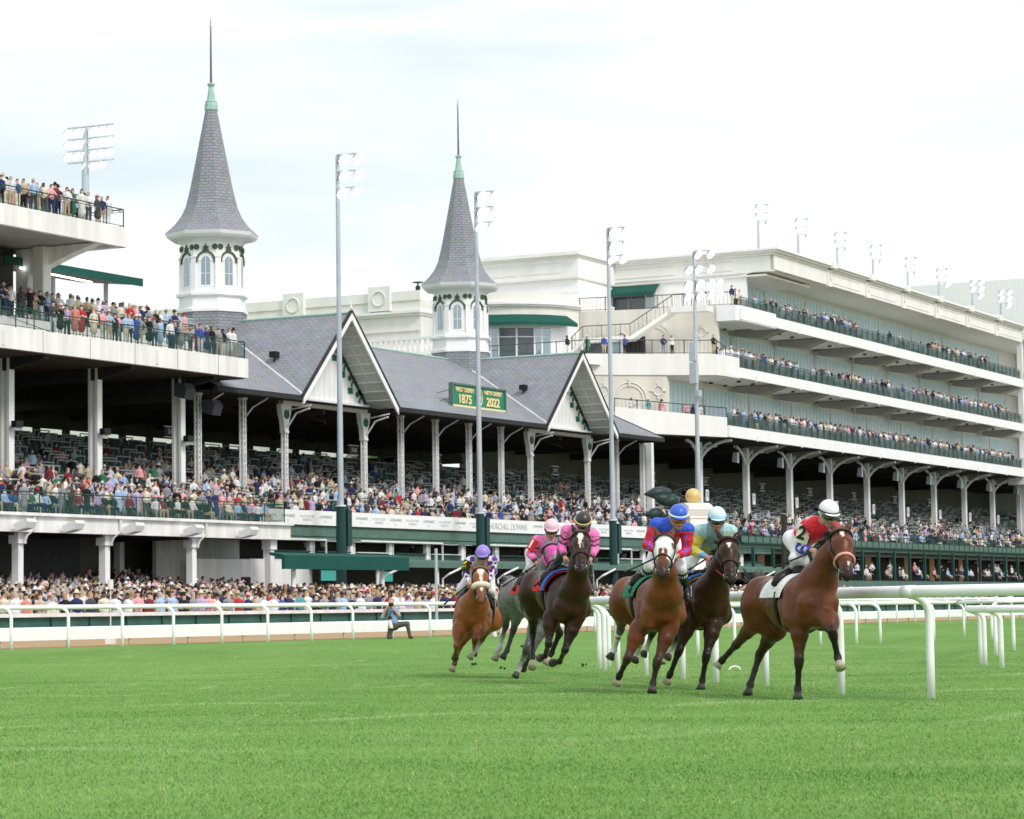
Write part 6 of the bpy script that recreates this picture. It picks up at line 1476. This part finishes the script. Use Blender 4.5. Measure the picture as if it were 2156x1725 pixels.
def proto(pose,h,bust=False):
    q=SDF(h,.05); P=[];cut=[]
    A=lambda a,b,ra,rb,lab,k=None: (q.cone(a,b,ra,rb,lab,k))
    sit=pose.startswith('sit'); zb=-.40 if sit else 0
    H=1.30+zb; # shoulder height offset handled below
    z=lambda v:v+zb
    A((0,0,z(1.62)),(0,-.015,z(1.56)),.086,.072,0); A((0,.008,z(1.672)),(0,.045,z(1.60)),.088,.086,1,.02); A((0,0,z(1.50)),(0,0,z(1.40)),.055,.06,0)
    if 'long' in pose: A((0,.06,z(1.60)),(0,.085,z(1.38)),.085,.07,1,.03)
    if 'hat' in pose: A((0,.01,z(1.715)),(0,.01,z(1.74)),.10,.09,5,.01); 
    A((-.15,0,z(1.36)),(.15,0,z(1.36)),.075,.075,2); A((0,0,z(1.33)),(0,0,z(1.0)),.15,.14,2); A((-.06,0,z(1.0)),(.06,0,z(1.0)),.13,.13,2 if 'dress' not in pose else 2)
    if sit:
        for s in (-1,1): A((.10*s,0,z(.93)),(.12*s,-.42,z(.92)),.10,.075,3); A((.12*s,-.42,z(.92)),(.13*s,-.44,z(.52)),.065,.045,3); A((.13*s,-.44,z(.45)),(.13*s,-.56,z(.43)),.045,.04,4)
    elif 'dress' in pose:
        A((0,0,.95),(0,0,.52),.15,.21,2,.08)
        for s in (-1,1): A((.08*s,0,.5),(.08*s,0,.08),.05,.035,0); A((.08*s,0,.05),(.08*s,-.1,.035),.04,.03,4)
    else:
        for s in (-1,1): A((.09*s,0,.93),(.10*s,-.02,.50),.10,.065,3); A((.10*s,-.02,.50),(.11*s,.0,.10),.062,.048,3); A((.11*s,.0,.05),(.12*s,-.12,.04),.05,.04,4)
    sl=0 if ('dress' in pose or 'short' in pose) else 2
    def arm(s,el,ha): 
        A((.19*s,0,z(1.34)),el,.058,.046,2 if sl else 2); A(el,ha,.044,.034,sl); A(ha,np.array(ha)+[0,-.05,-.01],.036,.033,0)
    Z=lambda x,y,w:(x,y,z(w))
    if 'lean' in pose: arm(-1,Z(-.27,-.16,1.10),Z(-.12,-.40,1.10)); arm(1,Z(.27,-.16,1.10),Z(.12,-.40,1.10))
    elif 'fold' in pose: arm(-1,Z(-.27,-.06,1.10),Z(.02,-.20,1.12)); arm(1,Z(.27,-.06,1.10),Z(-.02,-.22,1.16))
    elif 'raise' in pose: arm(-1,Z(-.30,-.14,1.24),Z(-.10,-.20,1.58)); arm(1,Z(.26,.02,1.08),Z(.22,-.14,.88))
    elif sit: arm(-1,Z(-.26,-.05,1.10),Z(-.13,-.30,1.02)); arm(1,Z(.26,-.05,1.10),Z(.13,-.30,1.02))
    else: arm(-1,Z(-.25,.02,1.08),Z(-.24,-.06,.84)); arm(1,Z(.25,.02,1.08),Z(.24,-.06,.84))
    V,F=q.mesh(); V=relax(V,F,1,.3)
    fc=V[F].mean(1); ds=q.weights(fc,raw=True); labs=np.array([p[4] for p in q.p]); lab=labs[ds.argmin(1)]
    if 'hat' in pose:
        n=len(V); m=10; c=np.array([0,.01,z(1.69)]); ring=lambda r,dz:[c+[r*math.cos(a),r*math.sin(a),dz] for a in np.linspace(0,2*math.pi,m,endpoint=False)]
        V=np.concatenate([V,ring(.09,.02),ring(.20,-.01),ring(.09,-.0)]); F2=[(n+i,n+(i+1)%m,n+m+(i+1)%m,n+m+i) for i in range(m)]+[(n+m+i,n+m+(i+1)%m,n+2*m+(i+1)%m,n+2*m+i) for i in range(m)]
        F=np.concatenate([F,F2]); lab=np.concatenate([lab,[5]*(2*m)])
    if bust:
        ok=(V[F][:,:,2].min(1)>(.92 if not sit else .25)); F=F[ok]; lab=lab[ok]; u,inv=np.unique(F,return_inverse=True); V=V[u]; F=inv.reshape(-1,4)
    return V,F,lab
POSES=['stand','stand fold','stand lean','stand raise short','stand lean short hat','dress long','dress long hat','dress fold long','stand hat','sit','sit short','sit long','sit hat','stand short long']
PR={}
for p in POSES:
    V,F,lab=proto(p,.034); me=bpy.data.meshes.new('person_mesh')
    o=mkmesh('proto',V,F,[_pm('skin0',SKINS[0]),_pm('hair dark',HAIR['dark']),_pm('white',PAL['white']),_pm('navy',PAL['navy']),_pm('black',PAL['black']),_pm('tan',PAL['tan'])],fm=lab); PR[p]=o.data; bpy.data.objects.remove(o)
pr_=random.Random(11)
TURN=math.atan2(-GF.n[1],GF.n[0])
def face_to(nx,ny): return math.atan2(nx,-ny)   # rotation z so that local -Y points to (nx,ny)
def spectator(P,pose,place,zone,group,sc=1.0,rot=None,top=None,parent=None):
    me=PR[pose]; o=bpy.data.objects.new('person',me); COL.objects.link(o); o.location=[float(a) for a in P]
    r=face_to(.62,-.78) if rot is None else rot; o.rotation_euler=(0,0,r+pr_.uniform(-.35,.35)); s=sc*pr_.uniform(.94,1.05); o.scale=(s,s,s)
    top=top or pr_.choice(TOPS); bot=pr_.choice(BOTS); hr=pr_.choice(list(HAIR)); hat=pr_.choice(['white','cream','tan','black','pink','red'])
    for i,m in enumerate((_pm('skin%d'%(k:=pr_.choice((0,0,0,1,1,2,3))),SKINS[k]),_pm('hair '+hr,HAIR[hr]),_pm(top,PAL[top]),_pm(bot,PAL[bot]),_pm('black',PAL['black']),_pm(hat,PAL[hat]))):
        if i<len(o.material_slots): o.material_slots[i].link='OBJECT'; o.material_slots[i].material=m
    what=('%s dress'%top if 'dress' in pose else '%s and %s'%(top,bot)); what+=(' with %s hat'%hat) if 'hat' in pose else (', %s hair'%hr)
    act={'sit':'seated','stand lean':'leaning','stand fold':'arms folded','stand raise':'arm raised'}
    a=next((v for k,v in act.items() if pose.startswith(k)),'standing')
    lb='person in %s, %s %s%s'%(what,a,place,zone)
    if len(lb.split())>16: lb='person in %s, %s %s'%(what,a,place)
    tag(o,lb,'spectator',group); return o
def third(s,a,b): f=(s-a)/(b-a); return ', left part' if f<.33 else (', middle part' if f<.67 else ', right part')
ST=[p for p in POSES if not p.startswith('sit')]; SI=[p for p in POSES if p.startswith('sit')]
cnt=0
# top deck
for row,(t,z,a,b,sp) in enumerate(((11.35,22.66,-38.5,-26.0,.50),(10.5,22.66,-38.5,-27.0,.55),(8.0,23.12,-38.5,-27.5,.6))):
    s=a
    while s<b:
        spectator(GF(s,t+pr_.uniform(-.12,.1),z),pr_.choice(ST),'on top left deck',third(s,a,b),'people on the top left deck'); s+=sp*pr_.uniform(.7,1.5); cnt+=1
for (t,z,a,b,sp) in ((11.3,16.22,-31.8,-14.0,.52),(8.2,17.37,-37.5,-14.6,.56),(7.3,17.6,-36,-17,.75),(10.4,16.22,-19,-14.4,.8)):
    s=a
    while s<b:
        if not (t>11 and pr_.random()<.12): spectator(GF(s,t+pr_.uniform(-.12,.1),z),pr_.choice(ST),'on second left deck',third(s,a,b),'people on the second left deck'); cnt+=1
        s+=sp*pr_.uniform(.7,1.5)
s=-43.6
while s<-19.3:
    spectator(GF(s,17.0,6.02),pr_.choice(SI+['stand raise short','dress long']),'at lower left deck railing',third(s,-43.6,-19),'people at the lower left deck railing',rot=face_to(.7,-.7)); s+=pr_.uniform(.45,.95); cnt+=1
s=-64.5
while s<6 and cnt<262:
    spectator(GF(s,35.4,zap(35.4)),pr_.choice(ST),'behind the green fence',third(s,-64,6),'people along the apron fence'); s+=pr_.uniform(.55,.95); cnt+=1
# clubhouse terraces
for (s,t,z,po,tp,pl) in ((51.2,2.2,21.95,'dress long hat','green','on middle clubhouse terrace'),(50.7,.6,21.95,'stand fold','black','on middle clubhouse terrace'),(51.5,3.6,21.95,'stand','royal blue','near the outside stair'),(52.6,5.0,21.95,'stand lean','royal blue','beside the outside stair'),
     (54.6,7.6,21.95,'stand fold','navy','on middle clubhouse terrace'),(55,8.2,21.95,'stand','white','by the middle terrace tables'),(56.8,11.2,21.95,'stand lean','black','at middle terrace corner'),
     (49.9,6.7,16.4,'stand fold','white','on lower clubhouse terrace'),(50.4,7.0,16.4,'stand','white','on lower clubhouse terrace'),(51.3,7.6,16.35,'dress long hat','teal','on lower clubhouse terrace'),(52.4,8.3,16.3,'dress long hat','pink','on lower clubhouse terrace'),
     (54.6,9.6,16.2,'stand lean','pink','at lower terrace corner'),(55.2,9.9,16.2,'stand','navy','at lower terrace corner'),(55.9,10.3,16.15,'stand short long','white','at lower terrace corner'),
     (61.6,11,26.55,'stand','navy','at top clubhouse balcony end'),(62.4,11,26.3,'stand short long','white','at top clubhouse balcony end'),(63.1,11.1,26.3,'stand fold','cream','at top clubhouse balcony end')):
    spectator(CF(s,t,z),po,pl,'','people on the clubhouse terraces',top=tp); cnt+=1
for (s,t,po) in ((-13.2,13.2,'stand fold'),(-9.4,13.4,'stand'),(-8.2,13.8,'stand'),(2.2,14.0,'sit'),(3.6,14.3,'sit long'),(4.4,14.2,'sit')): 
    spectator(GF(s,t,4.16 if po[:3]!='sit' else 4.0),po,'in boxes under the banner','','people in the open boxes'); cnt+=1
# ---- the mass of the crowd: one merged object
LO={}
for p in POSES: LO[p]=proto(p,.062); LO[p+'B']=proto(p,.062,True)
VV=[];FF=[];CC=[];off=0; rr=np.random.default_rng(5)
def crowd(P,pose,bust,rot,pal=None):
    global off
    V,F,lab=LO[pose+('B' if bust else '')]; a=rot+rr.uniform(-.5,.5); s=rr.uniform(.93,1.05); ca,sa=math.cos(a),math.sin(a)
    W=np.stack([(V[:,0]*ca-V[:,1]*sa)*s+P[0],(V[:,0]*sa+V[:,1]*ca)*s+P[1],V[:,2]*s+P[2]],1)
    top=PAL[TOPS[rr.integers(len(TOPS))]]; bot=PAL[BOTS[rr.integers(len(BOTS))]]; hr=list(HAIR.values())[rr.integers(5)]; sk=SKINS[(0,0,0,1,1,2,3)[rr.integers(7)]]; hat=[(.76,.76,.76),(.74,.69,.58),(.56,.48,.38),(.70,.40,.42),(.05,.06,.1)][rr.integers(5)]
    tab=np.array([sk,hr,top,bot,(.02,.02,.02),hat])
    cv=np.zeros((len(V),3)); 
    for k in range(4): cv[F[:,k]]=tab[lab]
    VV.append(W);FF.append(F+off);CC.append(cv); off+=len(V)
RT=face_to(.62,-.78); nmass=0
def pick(L_):
    p=L_[rr.integers(len(L_))]
    return L_[rr.integers(len(L_))] if ('hat' in p and rr.random()<.62) else p
for t in np.arange(34.6,18.6,-.82):                 # apron
    s=-66+rr.uniform(0,.5)
    while s<62:
        d=1.0 if s<8 else (.75 if s<25 else .35)
        if rr.random()<d*.93: crowd(GF(s,t+rr.uniform(-.3,.3),zap(t)),pick(ST),t<34,RT); nmass+=1
        s+=.60*rr.uniform(.8,1.25)
for t in np.arange(17.4,11.5,-.8):                 # under the left deck
    s=-52.
    while s<-20.5: 
        if rr.random()<.75: crowd(GF(s,t,zap(t)),pick(ST),True,RT); nmass+=1
        s+=.66*rr.uniform(.8,1.4)
dens=[.85,.9,.85,.8,.75,.7,.62,.6,.55,.5,.42,.4,.3,.25,.2,.15,.1,.08,.06,.05]
for k,dn in enumerate(dens):
    t1=15.1-k*.95; z=zseat(t1); s=-46.
    while s<150:
        d=dn if s<12 else (dn*.8 if s<48 else dn*(.55 if k<5 else .22))
        if s<-14 and k>4: d*=.6
        cl=.5+.5*math.sin(s*.55+k*1.3)*math.sin(s*.23+k*.5)
        if rr.random()<d*(.35+.75*cl):
            st_=rr.random()<(.25 if k<8 else .12); crowd(GF(s,t1-.6+rr.uniform(-.1,.1),z),pick(ST) if st_ else pick(SI),k>0,RT); nmass+=1
        s+=.58
s=-46.
while s<-18.8:
    for t in (15.7,16.2): 
        if rr.random()<.5: crowd(GF(s+rr.uniform(-.2,.2),t,6.15),pick(SI+ST),False,RT); nmass+=1
    s+=.6
for (z,sa,clusters) in ((16.1,54.5,((58,76,.6),(76,108,.98),(108,118,.75),(118,144,.95),)),(21.15,58,((58,76,.95),(82,102,.7),(104,110,.4),(112,142,.8))),(26.2,64,((66,72,.5),(74,79,.7),(82,92,.75),(100,106,.3),(114,136,.75)))):
    for a,b,d in clusters:
        s=a
        while s<b:
            for t in (11.35,10.6):
                if rr.random()<d*(1 if t>11 else .6): crowd(CF(s+rr.uniform(-.2,.2),t,z),pick(ST+SI[:1]),False,RT); nmass+=1
            s+=.62
for i in range(60): crowd(GF(rr.uniform(55,150),rr.uniform(20,29),.75),pick(ST+SI),True,RT)
for i in range(70): crowd(GF(rr.uniform(60,150),15.6,3.15),pick(SI+ST[:2]),True,RT)
for i in range(14): crowd(GF(rr.uniform(8,50),14.2,4.1),pick(ST+SI),False,RT)
o=mkmesh('crowd',np.concatenate(VV),np.concatenate(FF),[mat('crowd clothing and skin',(.5,.5,.5),.8,vcol=True,spec=.1)],np.concatenate(CC))
tag(o,'dense crowd of racegoers filling the apron, the seats and the balconies','crowd',kind='stuff')
print('individuals',cnt,'mass',nmass,'verts',off)
# ---- photographer kneeling by the far rail
def kneeler(px,py,Dy,label,shirt,trous,skin,hair,flip=1,cam_=True):
    g0=gpt(px,py); base=np.array([g0[0],g0[1]+Dy,g0[2]]); f=lambda x,y,z: base+np.array([x*flip,y,z])
    q=SDF(.022,.03); cols=[]
    def A(a,b,ra,rb,c,k=None): q.cone(f(*a),f(*b),ra,rb,len(cols),k); cols.append(np.array(c))
    A((0,-.02,1.20),(0,-.04,1.14),.098,.088,skin); A((0,.02,1.235),(0,.05,1.17),.10,.09,hair,.02); A((0,0,1.08),(0,0,1.0),.055,.06,skin)
    A((-.16,0,.93),(.17,0,.93),.08,.08,shirt); A((0,0,.90),(.06,0,.55),.15,.15,shirt); A((.06,0,.5),(.10,.02,.42),.15,.15,trous)
    A((.0,0,.42),(-.08,-.06,.08),.11,.08,trous); A((-.08,-.06,.06),(-.02,.30,.06),.07,.05,trous)
    A((.16,.0,.45),(.52,-.12,.50),.11,.08,trous); A((.52,-.12,.48),(.60,-.06,.08),.075,.055,trous); A((.60,-.06,.05),(.68,-.16,.04),.05,.04,(.09,.035,.02))
    A((-.19,0,.93),(-.30,-.10,.70),.06,.055,shirt); A((-.30,-.10,.70),(-.11,-.16,1.06),.045,.036,skin); A((.2,0,.92),(.26,-.10,.76),.06,.05,shirt); A((.26,-.10,.76),(.06,-.22,1.0),.044,.035,skin)
    for i in range(4): A((-.10,-.18-.0*i,1.05+.02*i),(-.05,-.22,1.06+.02*i),.014,.012,skin,.006); A((.07,-.24,.99+.018*i),(.02,-.27,1.0+.018*i),.014,.012,skin,.006)
    V,F=q.mesh(); V=relax(V,F,1,.4); C=q.weights(V,.006)@np.array(cols); R=empty('person',base,label,'photographer','photographers beside the track')
    mkmesh('body',V,F,[SKIN],C,parent=R)
    c=empty('camera_body',f(0,-.2,1.1),label.replace('kneeling','camera held up by the kneeling')[:0]+('black camera held to the eye of the photographer in the blue shirt' if cam_ else 'black camera held by the photographer in pale clothes'),'camera')
    m=MB(); m.box(WF,(f(-.075,0,0)[0],f(.075,0,0)[0]),(f(0,-.22,0)[1],f(0,-.14,0)[1]),(base[2]+1.07,base[2]+1.17),BLACK); m.build('housing',c)
    m=MB(); m.tube([f(0,-.22,1.115),f(0,-.42,1.12)],[.045,.06],BLACK,12); m.build('lens_barrel',c,smooth=True)
    if cam_:
        c=empty('long_lens_camera',f(-.02,-.2,.55),'camera with a long white lens hanging at the photographer\'s waist','camera')
        m=MB(); m.tube([f(-.04,-.20,.62),f(.0,-.23,.40),f(.0,-.235,.34)],[.04,.065,.075],mat('white lens barrel',(.75,.74,.70),.4),12); m.tube([f(.0,-.235,.345),f(.0,-.24,.30)],[.07,.075],BLACK,12); m.tube([f(-.03,-.17,.66),f(-.05,-.17,.74)],[.06,.06],BLACK,8); m.build('lens',c,smooth=True)
        m=MB(); m.tube([f(-.05,-.15,.72),f(-.02,-.17,.85),f(.06,-.1,.98)],.012,BLACK,5); m.tube([f(.11,-.10,.98),f(.10,-.17,.80)],.018,BLACK,5); m.build('strap',c)
kneeler(824,1346,.2,'photographer in a blue patterned shirt and grey trousers kneeling by the far rail',(.22,.33,.55),(.10,.09,.085),(.60,.34,.25),(.25,.10,.05))
kneeler(1036,1344,.3,'photographer in pale clothes crouching behind the chestnut horse',(.72,.70,.74),(.70,.66,.72),(.55,.33,.25),(.10,.05,.03),flip=-1,cam_=False)
# divots thrown up and lying on the turf; a white marker arc in the grass
rg=random.Random(9); SOIL=mat('dark soil clod',(.05,.04,.02),.95)
for (x,y,h) in ((1050,1330,.10),(1106,1385,.02),(1395,1399,.03),(1000,1400,.02),(1060,1410,.05),(1098,1360,.2),(1232,1402,.03)):
    p=gpt(x,y+h*100); m=MB(); 
    for k in range(4): m.sphere(p+np.array([rg.uniform(-.05,.05),rg.uniform(-.05,.05),h+rg.uniform(0,.03)]),rg.uniform(.012,.03),SOIL,6,4)
    tag(m.build('turf_clod'),'small dark clod of turf kicked up behind the horses','clod','turf clods behind the horses')
p=gpt(1547,1411); m=MB(); m.tube([p+np.array([.09*math.cos(a),0,.005+.055*math.sin(a)]) for a in np.linspace(0,math.pi,9)],.016,RAILW,6); tag(m.build('white_marker'),'small white arc marker half buried in the turf behind the leading horse','marker')
